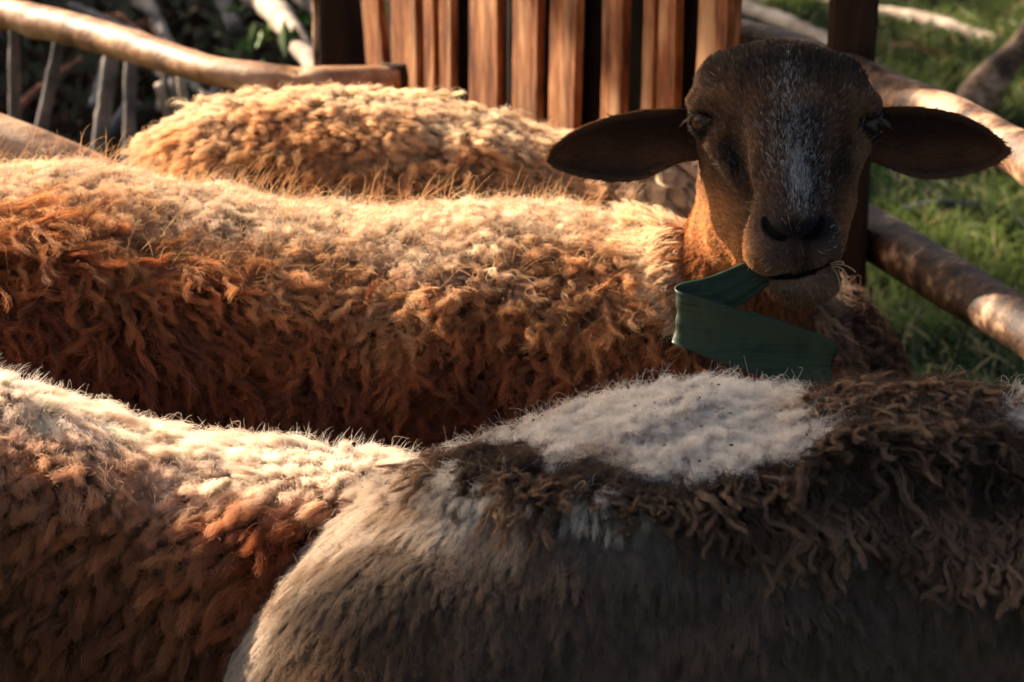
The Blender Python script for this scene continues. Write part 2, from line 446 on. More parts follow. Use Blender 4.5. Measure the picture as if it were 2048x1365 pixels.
M_bark2 = noise_mat("dark_bark_pole", (.02, .010, .006), (.60, .40, .24), 24, .6, .9, 10, c3=(.11, .052, .025), spec=.25, bdist=.005, lo=.43, hi=.68)
# --- right-hand rail fence
rf = props(empty("rail_fence", (0, 0, 0)), "dark upright post with two round pole rails, right of the sheep's head", "fence")
a = at_d(1697, 300, 3.16); lo = a.copy(); lo[2] = 0; hi = a.copy(); hi[2] = 1.2
V, Fc = box_prism(lo, hi, (1, -.1, 0), (.1, 1, 0), .053, .05, .0015, 24, 41); mesh_obj("post", V, Fc, M_post, rf, smooth=False)
zu = at_d(1720, 165, 3.08)[2]
up = [at_z(1485, 72, zu), at_z(1600, 112, zu), at_z(1720, 165, zu), at_z(1880, 228, zu), at_z(2048, 312, zu), at_z(2350, 500, zu)]
up.append(up[-1] + (up[-1] - up[-2]) * 1.3)
V, Fc = pole(up, [.020, .024, .0255, .025, .0245, .024, .024], 11, 120, 22, .09, [(.35, 1.0, .012, .006), (.52, 2.2, .01, -.004), (.7, .4, .014, .005)])
mesh_obj("rail", V, Fc, M_bark, rf)
zl = at_d(1760, 475, 3.24)[2]
lw = [at_z(1640, 418, zl), at_z(1760, 478, zl), at_z(1900, 566, zl), at_z(2048, 655, zl), at_z(2350, 850, zl)]
lw.append(lw[-1] + (lw[-1] - lw[-2]) * 1.25)
V, Fc = pole(lw, [.030, .030, .029, .028, .028, .028], 12, 120, 22, .07, [(.45, 1.2, .012, .006), (.6, 3.2, .02, -.004)])
mesh_obj("rail", V, Fc, M_bark2, rf)

e_ = (up[-1] + lw[-1]) / 2 - (up[-1] - up[-2]) * .08; lo = e_ + R * .055; lo[2] = 0; hi = lo.copy(); hi[2] = .95
V, Fc = box_prism(lo, hi, (1, -.1, 0), (.1, 1, 0), .06, .055, .0015, 24, 43); mesh_obj("post", V, Fc, M_post, rf, smooth=False)

# --- left-hand peeled rail and the grey sticks under it
zr = at_d(700, 166, 3.52)[2]
lp = [at_z(-380, -60, zr), at_z(-150, -15, zr), at_z(0, 25, zr), at_z(120, 52, zr), at_z(250, 88, zr), at_z(420, 142, zr), at_z(560, 164, zr), at_z(700, 166, zr), at_z(795, 160, zr)]
lp.insert(0, lp[0] + (lp[0] - lp[1]) * 3)
V, Fc = pole(lp, [.021, .021, .021, .021, .0215, .022, .020, .0195, .0205, .019], 15, 130, 22, .07, [(.42, 2.0, .02, .005), (.5, 1.2, .02, .004), (.58, 2.6, .015, .005), (.66, 1.0, .02, .004), (.72, 2.0, .012, .006), (.93, 5.0, .010, -.012)])
lr_ = mesh_obj("round_rail", V, Fc, M_log); props(lr_, "long peeled golden pole sloping down from the top left corner to behind the rear sheep", "rail")
V, Fc = pole([lp[0] * [1, 1, 0] + [.06, .03, 0], lp[0] * [1, 1, 0] + [.06, .03, .75]], [.04, .036], 6, 20, 14, .1); mesh_obj("post", V, Fc, M_bark, lr_)
kn = at_z(684, 152, zr) - F * .021
V, Fc = pole([kn + np.array([0, .006, 0]), kn - np.array([0, .004, -.001])], [.0075, .006], 2, 4, 12, .1); mesh_obj("knot", V, Fc, M_post, lr_)
en = at_z(795, 160, zr)
V, Fc = pole([en - R * .02 + F * .0, en + R * .012 + U * .002], [.0205, .016], 5, 6, 14, .2); mesh_obj("end_knot", V, Fc, M_post, lr_)
low = [at_d(-1300, -40, 3.3), at_d(-300, 190, 3.15), at_d(-60, 262, 3.1), at_d(120, 328, 3.05), at_d(400, 470, 3.0)]
V, Fc = pole(low, [.031, .030, .030, .029, .028], 19, 60, 22, .05); props(mesh_obj("round_rail", V, Fc, M_log), "thick smooth tan pole at the left edge, just above the brown sheep's back", "rail")
ST = [(28, 40, 25, 175, 12, M_grey), (128, 60, 60, 330, 13, M_grey), (228, 90, 185, 330, 14, M_grey), (262, 140, 250, 330, 12, M_grey), (360, 170, 380, 330, 10, M_pale), (318, 190, 350, 300, 9, M_pale)]
DSC = ["short grey upright stick nearest the left edge under the golden pole", "tall grey leaning stick, second from the left under the golden pole", "grey upright stick right of the tall leaning one, under the golden pole", "grey stick set close behind the third stick under the golden pole", "pale tan stick just left of the rear sheep's rump", "short pale stick between the grey sticks and the rear sheep"]
for i, (x0, y0, x1, y1, r, mt) in enumerate(ST):
    t = 4.05 + .12 * i
    a = at_d(x0, y0, t - .05); b = at_z(x1, y1 + 30, 0.0) if i < 4 else at_z(x1, y1, .0)
    a = at_d(x0, y0 - 20, t); b = at_d(x1, y1, t + .1); d = b - a; b = a + d * (a[2] / -d[2] if d[2] < 0 else 1)
    V, Fc = pole([a, (a + b) / 2 + R * .006, b], [r * t / FPX, r * 1.08 * t / FPX, r * 1.1 * t / FPX], 30 + i, 30, 12, .16)
    props(mesh_obj("stick", V, Fc, mt), DSC[i], "stick", "sticks under the left pole")
# heap of sticks and branches on the ground behind, top left
heap = [((235, -30), (335, 95), 17, M_pale, "pale stubby branch poking out above the golden pole near the top edge"),
        ((385, -60), (470, 60), 16, M_grey, "thin grey mottled branch left of the long pale one, top left"),
        ((455, -40), (640, 150), 24, M_pale, "long pale mottled branch slanting down towards the dark post"),
        ((520, -60), (700, 90), 26, M_grey, "dark grey branch slanting behind the long pale one"),
        ((600, -70), (760, 40), 18, M_red, "reddish branch at the top edge left of the dark post"),
        ((140, 10), (430, 210), 9, M_grey, "thin dark twig lying behind the grey sticks"),
        ((-40, 90), (90, 60), 12, M_red, "rusty twig at the left edge under the golden pole"),
        ((300, 330), (500, 130), 8, M_grey, "thin grey twig crossing behind the rear sheep's rump"),
        ((-60, 330), (160, 120), 9, M_red, "rusty thin twig between the grey sticks")]
for k in range(9):
    x_ = random.uniform(-40, 560); y_ = random.uniform(-40, 250); an = random.uniform(0, 3.14); l_ = random.uniform(60, 170)
    heap.append(((x_, y_), (x_ + l_ * math.cos(an), y_ + l_ * math.sin(an) * .8), random.uniform(4, 10), random.choice([M_grey, M_grey, M_red, M_pale]), None))
for i, (p0, p1, r, mt, ds) in enumerate(heap):
    z0 = .10 + .03 * (i % 3)
    a = at_z(p0[0], p0[1], z0); b = at_z(p1[0], p1[1], z0 + .02)
    t = (a - CAM) @ F
    m_ = (a + b) / 2 + np.array([.01, .0, .03])
    V, Fc = pole([a, m_, b], [r * t / FPX, r * .95 * t / FPX, r * .8 * t / FPX], 60 + i, 40, 12, .25)
    props(mesh_obj("branch", V, Fc, mt), ds or {"weathered_grey_stick": "thin grey twig tangled in the dark heap at top left", "rusty_dead_leaf": "thin rusty brown twig tangled in the dark heap at top left", "pale_dry_branch": "thin pale twig tangled in the dark heap at top left"}[mt.name], "branch", "branches heaped behind the left pole" if ds else "thin branches tangled in the heap")
# dead leaf litter between them, coloured dark as shade: nobody could count it
def leaf_cards(n, region, size, seed):
    r = np.random.default_rng(seed); V = []; Fc = []
    for k in range(n):
        c = region(r); a = nrm(r.normal(0, 1, 3) + np.array([0, 0, 0])); b = nrm(np.cross(a, r.normal(0, 1, 3))); c_ = np.cross(a, b)
        s = size * (.5 + r.random())
        o = len(V)
        V += [c - a * s, c + b * s * .42 + c_ * s * .1, c + a * s, c - b * s * .42 + c_ * s * .1, c + c_ * s * .0]
        Fc += [(o, o + 1, o + 4), (o + 1, o + 2, o + 4), (o + 2, o + 3, o + 4), (o + 3, o, o + 4)]
    return np.array(V), Fc
def litter(r):
    p = at_z(r.uniform(-300, 700), r.uniform(-150, 420), 0); p[2] = .01 + .05 * r.random(); return p
V, Fc = leaf_cards(2600, litter, .022, 5)
M_lit = noise_mat("dead_leaf_litter", (.008, .006, .005), (.09, .045, .022), 6, .9, .1, 4)
props(mesh_obj("leaf_litter", V, Fc, M_lit, smooth=False), "dead leaves coloured dark to stand in for shade, scattered on the bare soil at top left", "leaf litter", kind='stuff')
V, Fc = leaf_cards(34, lambda r: at_z(r.uniform(400, 640), r.uniform(-10, 150), .12 + .1 * r.random()), .028, 9)
M_weed = noise_mat("weed_leaf", (.03, .07, .012), (.12, .2, .04), 8, .6, .1, 3)
props(mesh_obj("weeds", V, Fc, M_weed, smooth=False), "small green weeds growing between the pale branches at top left", "weeds", kind='stuff')

# --- right background: fallen poles, bare soil, dark trunk
rb = [((1480, 15), (1690, 105), 17, M_pale, "pale dry pole lying on the grass above the sheep's head", .05),
      ((1740, 20), (2000, 88), 14, M_pale, "pale fallen stick on the grass near the top right", .03),
      ((1520, -25), (1680, 10), 12, M_pale, "short pale stick at the top edge above the sheep's head", .03),
      ((1760, 95), (1900, 118), 12, M_red, "thin reddish stick lying on the grass right of the dark post", .02),
      ((1800, 420), (1960, 410), 7, M_grey, "grey twig lying in the grass below the right ear", .02)]
for i, (p0, p1, r, mt, ds, z0) in enumerate(rb):
    a = at_z(*p0, z0); b = at_z(*p1, z0); t = (a - CAM) @ F
    V, Fc = pole([a, (a + b) / 2 + [0, 0, .01], b], [r * t / FPX] * 3, 80 + i, 30, 12, .2)
    props(mesh_obj("fallen_pole", V, Fc, mt), ds, "pole", "poles lying on the grass")
a = at_z(1925, 235, .05); b = a + np.array([.32, .15, .38]); 
V, Fc = pole([a - [.16, .05, .03], a, (a + b) / 2 + [.0, 0, -.02], b, b + (b - a)], [.030, .034, .032, .030, .026], 95, 50, 16, .35)
props(mesh_obj("leaning_trunk", V, Fc, M_bark), "dark reddish trunk leaning over the grass at the top right corner", "tree trunk")
a = at_z(2035, 300, .0)
V, Fc = pole([a + [-.1, .3, .02], a + [.1, .35, .04], a + [.5, .3, .05]], [.04, .04, .04], 96, 20, 12, .2)

# grass
def blades(n, region, hmin, hmax, rad, colf, name, label):
    P = region(n); n = len(P)
    lean = rng.normal(0, .45, (n, 2)); h = rng.uniform(hmin, hmax, n)
    t = np.linspace(0, 1, 5)
    pos = P[:, None] + np.stack([lean[:, :1] * h[:, None] * t ** 2, lean[:, 1:] * h[:, None] * t ** 2, h[:, None] * (t - .25 * t ** 2)], -1)
    rr = rad * (1 - t[None] ** 2 * .9) * (.6 + .8 * rng.random(n))[:, None]
    o = curves_obj(name, pos, rr, colf(P), GRASSM); props(o, label, "grass", kind='stuff'); return o
def greg(n):
    x = rng.uniform(-2, 5, n * 3); y = rng.uniform(.3, 11, n * 3); P = np.stack([x, y, 0 * x], 1)
    px, py = proj(P); m = ((px > 560) & (px < 2400) & (py > -150) & (P[:, 1] > 1.2)) | (rng.random(len(P)) < .30) & (px > 560); P = P[m]
    dens = noise(P, .22, 4) * .6 + noise(P, .6, 2) * .4
    P = P[(dens > .38) | (rng.random(len(P)) < .25)]
    P[:, 2] = (noise(P, 0.7) - 0.5) * 0.04
    return P
def gcol(P):
    n = noise(P, .3, 9); c = mixc((.014, .034, .009), (.13, .175, .042), sstep(.3, .7, n))
    c = c * (.6 + .8 * rng.random(len(P)))[:, None]
    dry = rng.random(len(P)) < .10; c[dry] = (.28, .24, .12); return c
blades(200000, greg, .025, .075, .0022, gcol, "grass", "green grass of the meadow behind the right-hand rails")

# ================================================================== SHEEP
SP_, CP_ = math.sin(PITCH), math.cos(PITCH)
def profile(sil, Yc, width, zb, margin, endl=.10, endr=.10, bot_l=None):
    """torso stations from the back's silhouette (photo px) at depth Yc"""
    xs, top, ry = [], [], []
    for px, py in sil:
        p = at(px, py + margin, Yc); xs.append(p[0])
        lo, hi = zb + .02, p[2]
        f = lambda tp: ((tp + zb) / 2 - p[2]) * CP_ + math.hypot(width * SP_, (tp - zb) / 2 * CP_)
        for _ in range(40):
            m = (lo + hi) / 2
            if f(m) > 0: hi = m
            else: lo = m
        top.append((lo + hi) / 2)
    xs = np.array(xs); X = np.linspace(xs[0], xs[-1], 140); T = np.interp(X, xs, top)
    for _ in range(4): T[1:-1] = (T[:-2] + 2 * T[1:-1] + T[2:]) / 4
    rl = np.clip((X - X[0]) / endl, 0.0, 1); rr = np.clip((X[-1] - X) / endr, 0.0, 1)
    W = width * np.sqrt(np.clip(1 - (1 - rl) ** 2, .0015, 1)) * np.sqrt(np.clip(1 - (1 - rr) ** 2, .0015, 1))
    W = W * (1 + .06 * np.sin((X - X[0]) * 7))
    B = zb + (T - zb) * .5 * (1 - W / W.max()) ** 2
    return X, T, W, B
def legs(P, x0, x1, yc, wy, zb, k=.05):
    d = np.full(len(P), 9.0)
    for s in (-1, 1):
        y = yc + s * wy * .5
        for seg in (((x0, y, zb + .12), (x0 - .02, y, .34), .085, .05), ((x0 - .02, y, .34), (x0 - .075, y, .22), .045, .026), ((x0 - .075, y, .22), (x0 - .05, y, .04), .024, .018), ((x0 - .05, y, .035), (x0 - .035, y, .02), .024, .026)):
            d = smin(d, cone(P, *seg), .02)
        for seg in (((x1, y, zb + .1), (x1 + .01, y, .28), .07, .032), ((x1 + .01, y, .28), (x1, y, .04), .028, .018), ((x1, y, .035), (x1 + .012, y, .02), .024, .026)):
            d = smin(d, cone(P, *seg), .02)
    return d
def low_head(P, n0, n1, nose, rn=.085):
    """plain lowered head: neck n0->n1, skull n1->nose, two drooping ears"""
    n0, n1, nose = map(lambda v: np.array(v, float), (n0, n1, nose))
    d = cone(P, n0, n1, rn * 1.25, rn * .8)
    h = nrm(nose - n1)
    sk = smin(cone(P, n1, n1 + h * .1, .07, .062), cone(P, n1 + h * .08, nose, .058, .036), .03)
    d = smin(d, sk, .03)
    side = nrm(np.cross(h, [0, 0, 1]))
    for s in (-1, 1):
        r_ = n1 + side * s * .06 + np.array([0, 0, .03]); tip = r_ + side * s * .12 + np.array([0, 0, -.03])
        q = P - (r_ + tip) / 2; ax = nrm(tip - r_); up = nrm(np.cross(ax, h)); th = np.cross(ax, up)
        a_, b_, c_ = q @ ax, q @ up, q @ th
        e = np.sqrt((a_ / .075) ** 2 + (b_ / .012) ** 2 + (c_ / .035) ** 2); d = smin(d, (e - 1) * .012, .01)
    return d
M_hide = None
def hide_mat():
    m, t, N, L = new_mat("under_wool_hide")
    b = N["Principled BSDF"]; b.inputs['Roughness'].default_value = .95; b.inputs['Specular IOR Level'].default_value = .05
    a = N.new("ShaderNodeAttribute"); a.attribute_name = "col"
    nz = N.new("ShaderNodeTexNoise"); nz.inputs['Scale'].default_value = 220; nz.inputs['Detail'].default_value = 4
    tc = N.new("ShaderNodeTexCoord"); L.new(tc.outputs['Object'], nz.inputs['Vector'])
    mr = N.new("ShaderNodeMapRange"); mr.inputs['To Min'].default_value = .5; mr.inputs['To Max'].default_value = 1.3; L.new(nz.outputs[0], mr.inputs['Value'])
    sc = N.new("ShaderNodeVectorMath"); sc.operation = 'SCALE'; L.new(a.outputs['Color'], sc.inputs[0]); L.new(mr.outputs[0], sc.inputs['Scale'])
    L.new(sc.outputs[0], b.inputs['Base Color'])
    bp = N.new("ShaderNodeBump"); bp.inputs['Strength'].default_value = .6; bp.inputs['Distance'].default_value = .003
    L.new(nz.outputs[0], bp.inputs['Height']); L.new(bp.outputs[0], b.inputs['Normal'])
    return m
M_hide = hide_mat()
def body_mesh(name, parts, colf):
    Vs, Qs, n = [], [], 0
    for V, Q in parts: Vs.append(V); Qs.append(Q + n); n += len(V)
    V = np.concatenate(Vs); Q = np.concatenate(Qs)
    o = mesh_obj(name, V, Q, M_hide)
    ca = o.data.attributes.new('col', 'FLOAT_COLOR', 'POINT')
    c = colf(V, np.full(len(V), .5), np.full(len(V), .5)) * .55
    ca.data.foreach_set('color', np.concatenate([np.clip(c, .003, .9), np.ones((len(V), 1))], 1).astype(np.float32).ravel())
    return o
def down(P, N): return np.tile(np.array([0, 0, -1.0]), (len(P), 1))

# ------------------------------------------------------------------ brown sheep with the raised head
T0 = 2.42; SC = FPX / T0
A0, B0 = (1570 - 1024) / FPX, (682.5 - 330) / FPX
H0 = CAM + (F + A0 * R + B0 * U) * T0
def hp(px, py, d=0.0):
    t = T0 - d / SC
    a = (px - 1024) / FPX; b = (682.5 - py) / FPX
    return np.array([1570 + SC * (a * t - A0 * T0), 330 - SC * (b * t - B0 * T0), d], float)
def h2w(L): L = np.atleast_2d(L); return H0 + R * ((L[:, :1] - 1570) / SC) + U * ((330 - L[:, 1:2]) / SC) - F * (L[:, 2:3] / SC)
def w2h(P): q = P - H0; return np.stack([1570 + SC * (q @ R), 330 - SC * (q @ U), -SC * (q @ F)], 1)
def hw(px, py, d=0.0): return h2w(hp(px, py, d))[0]

EYE_L = hp(1412, 243, -18); EYE_R = hp(1731, 250, -26)
GAZE_L = nrm(np.array([-.62, .12, .78])); GAZE_R = nrm(np.array([.80, .12, .60]))
NOSE = hp(1588, 470, 230)
def head_base(P):
    d = ell(P, hp(1562, 222, -70), (172, 124, 150))                                  # cranium
    d = smin(d, ell(P, hp(1550, 160, -60), (146, 68, 110)), 40)
    d = smin(d, cone(P, hp(1446, 152, -50), hp(1418, 196, -30), 36, 34), 24); d = smin(d, cone(P, hp(1684, 154, -55), hp(1722, 204, -36), 36, 32), 24)
    d = smin(d, cone(P, hp(1566, 200, -20), hp(1584, 430, 135), 96, 62), 40)          # face bridge
    d = smin(d, cone(P, hp(1490, 300, -80), hp(1530, 480, 20), 92, 62), 40)           # cheeks
    d = smin(d, cone(P, hp(1640, 300, -85), hp(1632, 470, 20), 88, 56), 40)
    d = smin(d, cone(P, hp(1482, 370, -120), hp(1490, 462, -70), 84, 72), 30)          # jaw
    d = smin(d, cone(P, hp(1490, 462, -70), hp(1545, 530, 30), 72, 46), 30)
    d = smin(d, cone(P, hp(1650, 400, -120), hp(1626, 520, 30), 62, 44), 30)
    d = smin(d, ell(P, hp(1416, 205, -18), (42, 24, 50)), 18)                         # brows
    d = smin(d, ell(P, hp(1724, 212, -26), (38, 24, 48)), 18)
    d = smin(d, ell(P, hp(1584, 472, 140), (91, 66, 92)), 34)                         # muzzle
    lip = smin(ell(P, hp(1546, 508, 150), (56, 45, 72)), ell(P, hp(1626, 504, 150), (52, 42, 70)), 12)
    d = smin(d, lip, 20)
    d = smin(d, ell(P, hp(1588, 458, 208), (50, 30, 40)), 20)                         # nose pad
    chin = smin(ell(P, hp(1604, 562, 122), (74, 48, 62)), cone(P, hp(1600, 560, 90), hp(1570, 500, -40), 46, 70), 30)
    d = smin(d, chin, 9)
    # tear furrows below the eyes
    for a, b in ((hp(1448, 275, 62), hp(1482, 395, 78)), (hp(1700, 280, 58), hp(1672, 395, 76))): d = smax(d, -cone(P, a, b, 24, 14), 40)
    for a, b in ((hp(1470, 175, 88), hp(1455, 235, 62)), (hp(1672, 178, 84), hp(1690, 238, 56))): d = smax(d, -cone(P, a, b, 16, 12), 36)
    for a, b in ((hp(1430, 292, 6), hp(1508, 425, 62)), (hp(1722, 296, 0), hp(1654, 425, 60))): d = smin(d, cone(P, a, b, 17, 22), 22)   # cheek crests
    for a, b in ((hp(1512, 250, 74), hp(1534, 410, 150)), (hp(1640, 250, 72), hp(1634, 410, 148))): d = smin(d, cone(P, a, b, 13, 13), 24)   # edges of the nasal bone
    d = smin(d, cone(P, hp(1400, 262, -25), hp(1448, 262, 18), 9, 12), 12)             # lower lid ridge
    d = smin(d, cone(P, hp(1742, 270, -35), hp(1704, 270, 10), 9, 12), 12)
    for e, g, s in ((EYE_L, GAZE_L, 1), (EYE_R, GAZE_R, -1)):
        q = P - e; dep = q @ g
        ux = nrm(np.cross(np.array([0, 1.0, 0]), g)) ; vy = np.cross(g, ux)
        u, v = q @ ux, q @ vy
        lidr = np.linalg.norm(q, axis=1) - 34.5
        d = smin(d, lidr, 16)
        slit = np.abs(v) - 15 * (1 - (u / 31) ** 2)
        op = np.maximum(np.maximum(slit, 6 - dep), np.linalg.norm(q, axis=1) - 60)
        d = np.maximum(d, -op)
        d = np.maximum(d, -(np.linalg.norm(q, axis=1) - 29))
    # back-of-head link into the neck
    d = smin(d, cone(P, hp(1560, 290, -130), hp(1490, 500, -215), 108, 130), 45)
    return d
def surf_d(x, y):
    ds = np.arange(290, 0, -1.5); L = np.array([hp(x, y, q) for q in ds]); v = head_base(L); k = np.argmax(v < 0); return hp(x, y, ds[k])
NO = [[surf_d(*p) for p in q] for q in (((1528, 440), (1534, 457), (1548, 469), (1568, 477)), ((1645, 438), (1640, 456), (1628, 468), (1609, 477)))]
NR = [5, 9, 9, 5]
MO = [surf_d(*p) for p in ((1536, 553), (1562, 554), (1592, 551), (1626, 542), (1660, 526), (1682, 506))]
PH = [surf_d(1589, 486), surf_d(1590, 545)]
def groove(L):
    g = np.full(len(L), 99.0)
    for a, b in zip(MO[:-1], MO[1:]): g = np.minimum(g, cone(L, a, b, 3.2, 3.2))
    for p in NO:
        for k in range(3): g = np.minimum(g, cone(L, p[k], p[k + 1], NR[k], NR[k + 1]))
    return g
def head_fn(P):
    d = head_base(P)
    d = smax(d, -groove(P), 6)
    for p in NO:                                                                       # raised outer nostril rims
        d = smin(d, cone(P, p[0] + [-6 if p[0][0] < 1590 else 6, 2, -6], p[2] + [0, 17, -8], 8, 9), 10) if False else d
    return smax(d, -cone(P, PH[0], PH[1], 4, 3), 9)
hb_lo, hb_hi = (1330, 60, -330), (1800, 640, 290)
HV, HQ = surface_nets(head_fn, hb_lo, hb_hi, 4.2)
HQ = HQ[:, ::-1]                                  # the head frame is mirrored (y down, d towards viewer)
HVw = h2w(HV)
def orient(V, Q):
    a, b, c = V[Q[:, 0]], V[Q[:, 1]], V[Q[:, 2]]
    vol = (np.cross(a, b) * c).sum() + (np.cross(a, V[Q[:, 2]]) * V[Q[:, 3]]).sum()
    return Q if vol > 0 else Q[:, ::-1]
HQ = orient(HVw - HVw.mean(0), HQ)

def ear(upper, lower, dpt, cup, th=10, nu=40, nv=22, sgn=1):
    """dish-shaped ear between an upper and a lower rim (photo px), hollow towards the camera"""
    def rs(pts):
        pts = np.array(pts, float); s = np.concatenate([[0], np.cumsum(np.linalg.norm(np.diff(pts, axis=0), axis=1))]); s /= s[-1]
        tt = np.linspace(0, 1, nu) ** .9; C = np.stack([np.interp(tt, s, pts[:, k]) for k in range(2)], 1)
        for _ in range(2): C[1:-1] = (C[:-2] + 2 * C[1:-1] + C[2:]) / 4
        return C
    up, lo = rs(upper), rs(lower)
    fr, bk = np.zeros((nu, nv, 3)), np.zeros((nu, nv, 3))
    for i in range(nu):
        s = i / (nu - 1)
        for j in range(nv):
            v = j / (nv - 1)
            xy = up[i] * (1 - v) + lo[i] * v
            w_ = (2 * v - 1)
            bowl = cup * (1 - w_ ** 2) * math.sin(math.pi * min(1, .18 + s * .82)) ** .6
            ridge = 7 * math.exp(-((v - .30 - .12 * s) / .07) ** 2) * (1 - s) + 6 * math.exp(-((v - .62) / .06) ** 2) * (1 - s) ** .7
            d = np.interp(s, [0, .3, 1], dpt) - bowl + ridge + 10 * (v < .25) * 0
            e = max(0.0, 1 - abs(w_) ** 4) * min(1, (1 - s) * 6)
            fr[i, j] = hp(xy[0], xy[1], d + 1.5); bk[i, j] = hp(xy[0], xy[1], d - 2.5 - th * e)
    V = np.concatenate([fr.reshape(-1, 3), bk.reshape(-1, 3)]); n = nu * nv; Q = []
    for i in range(nu - 1):
        for j in range(nv - 1):
            a = i * nv + j; Q.append((a, a + 1, a + nv + 1, a + nv)); Q.append((n + a, n + a + nv, n + a + nv + 1, n + a + 1))
        for j, fl in ((0, 1), (nv - 1, 0)):
            a = i * nv + j; q = (a, a + nv, n + a + nv, n + a); Q.append(q if fl else q[::-1])
    for j in range(nv - 1):
        a = (nu - 1) * nv + j; Q.append((a, a + 1, n + a + 1, n + a)[::1])
    V = h2w(V); Q = np.array(Q)
    Q = Q if sgn > 0 else Q[:, ::-1]
    return V, Q
EL = ear([(1405, 222), (1350, 218), (1290, 221), (1235, 231), (1185, 246), (1140, 268), (1108, 292), (1096, 312), (1095, 318)],
         [(1405, 318), (1365, 322), (1335, 335), (1300, 354), (1260, 363), (1215, 362), (1165, 354), (1120, 340), (1098, 326)], (-75, -60, -35), 58, sgn=-1)
ER = ear([(1722, 226), (1770, 216), (1820, 215), (1870, 219), (1920, 231), (1965, 252), (1997, 277), (2014, 297), (2017, 302)],
         [(1722, 318), (1755, 326), (1785, 338), (1815, 351), (1850, 357), (1900, 355), (1950, 344), (1990, 329), (2012, 312)], (-85, -65, -35), 58, sgn=1)
EAR_RIM = []
for pl in ([(1350, 218), (1290, 221), (1235, 231), (1185, 246), (1140, 268), (1108, 292), (1096, 312), (1100, 328), (1120, 340), (1165, 354), (1215, 362), (1260, 363), (1300, 354), (1335, 335)],
           [(1770, 216), (1820, 215), (1870, 219), (1920, 231), (1965, 252), (1997, 277), (2016, 300), (1990, 329), (1950, 344), (1900, 355), (1850, 357), (1815, 351), (1785, 338)]):
    for (xa, ya), (xb, yb) in zip(pl[:-1], pl[1:]):
        EAR_RIM += [(xa + (xb - xa) * k / 6, ya + (yb - ya) * k / 6) for k in range(6)]
# make every ear face outwards (front sheet must look at the camera)
def face_cam(V, Q):
    k = Q[0]; nn = np.cross(V[k[1]] - V[k[0]], V[k[2]] - V[k[0]]); return (V, Q) if nn @ (CAM - V[k[0]]) > 0 else (V, Q[:, ::-1])
EL, ER = face_cam(*EL), face_cam(*ER)

# torso
bs_sil = [(-640, 520), (-560, 400), (-430, 340), (-200, 318), (0, 318), (200, 322), (350, 350), (500, 376), (700, 396), (850, 390), (1000, 378), (1200, 408), (1350, 440), (1500, 480), (1620, 505), (1710, 560), (1785, 640), (1820, 760)]
bX, bT, bW, bB = profile(bs_sil, .15, .185, .30, 44, .16, .13)
NK0, NK1 = hw(1552, 320, -150), hw(1440, 640, -300)
NK2 = hw(1380, 800, -380)
def brown_fn(P):
    d = tube(P, bX, np.full(len(bX), .15), bT, bB, bW)
    d = smin(d, cone(P, NK0, NK1, 98 / SC, 150 / SC), .05)
    d = smin(d, cone(P, NK1, NK2, 150 / SC, 190 / SC), .05)
    d = smin(d, legs(P, bX[0] + .16, bX[-1] - .16, .15, .22, .30), .03)
    q = P.copy()
    d = d + (noise(q, .05, 1) - .5) * .012 * (P[:, 2] > .3) * np.clip((.30 - P[:, 0]) * 10 , 0, 1)
    return d
BV, BQ = surface_nets(brown_fn, (-.86, -.20, -.01), (.42, .42, .95), .010)
BQ = orient(BV, BQ)
wx = lambda px, d=0: hw(px, 400, d)[0]

def brown_col(P, lr, sr):
    px, py = proj(P)
    n1 = noise(P, .06, 2) - .5; n2 = noise(P, .02, 5) - .5; n3 = noise(P, .13, 8) - .5
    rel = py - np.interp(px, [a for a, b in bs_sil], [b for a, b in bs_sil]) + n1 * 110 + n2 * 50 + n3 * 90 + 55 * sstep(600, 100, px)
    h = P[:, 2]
    cream = np.array((.90, .69, .50)); tan = np.array((.68, .37, .15)); rust = np.array((.44, .150, .045)); deep = np.array((.17, .045, .013))  # fleece's own tones, with the sunlit-to-shaded falloff worked into them too
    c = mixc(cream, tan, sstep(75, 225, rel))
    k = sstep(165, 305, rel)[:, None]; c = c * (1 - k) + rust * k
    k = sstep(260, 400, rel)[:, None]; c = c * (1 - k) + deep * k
    # chest on the far right: dark brown
    r_ = sstep(.245, .30, P[:, 0]); c = c * (1 - r_)[:, None] + mixc((.06, .024, .012), (.24, .13, .075), (lr > .75) * 1.0) * r_[:, None]
    tipw = (sr > .93) & (h > .6); c = np.where(tipw[:, None], c * 1.3 + .05, c)
    return c * (.55 + .72 * lr)[:, None] * (.8 + .4 * sr)[:, None]
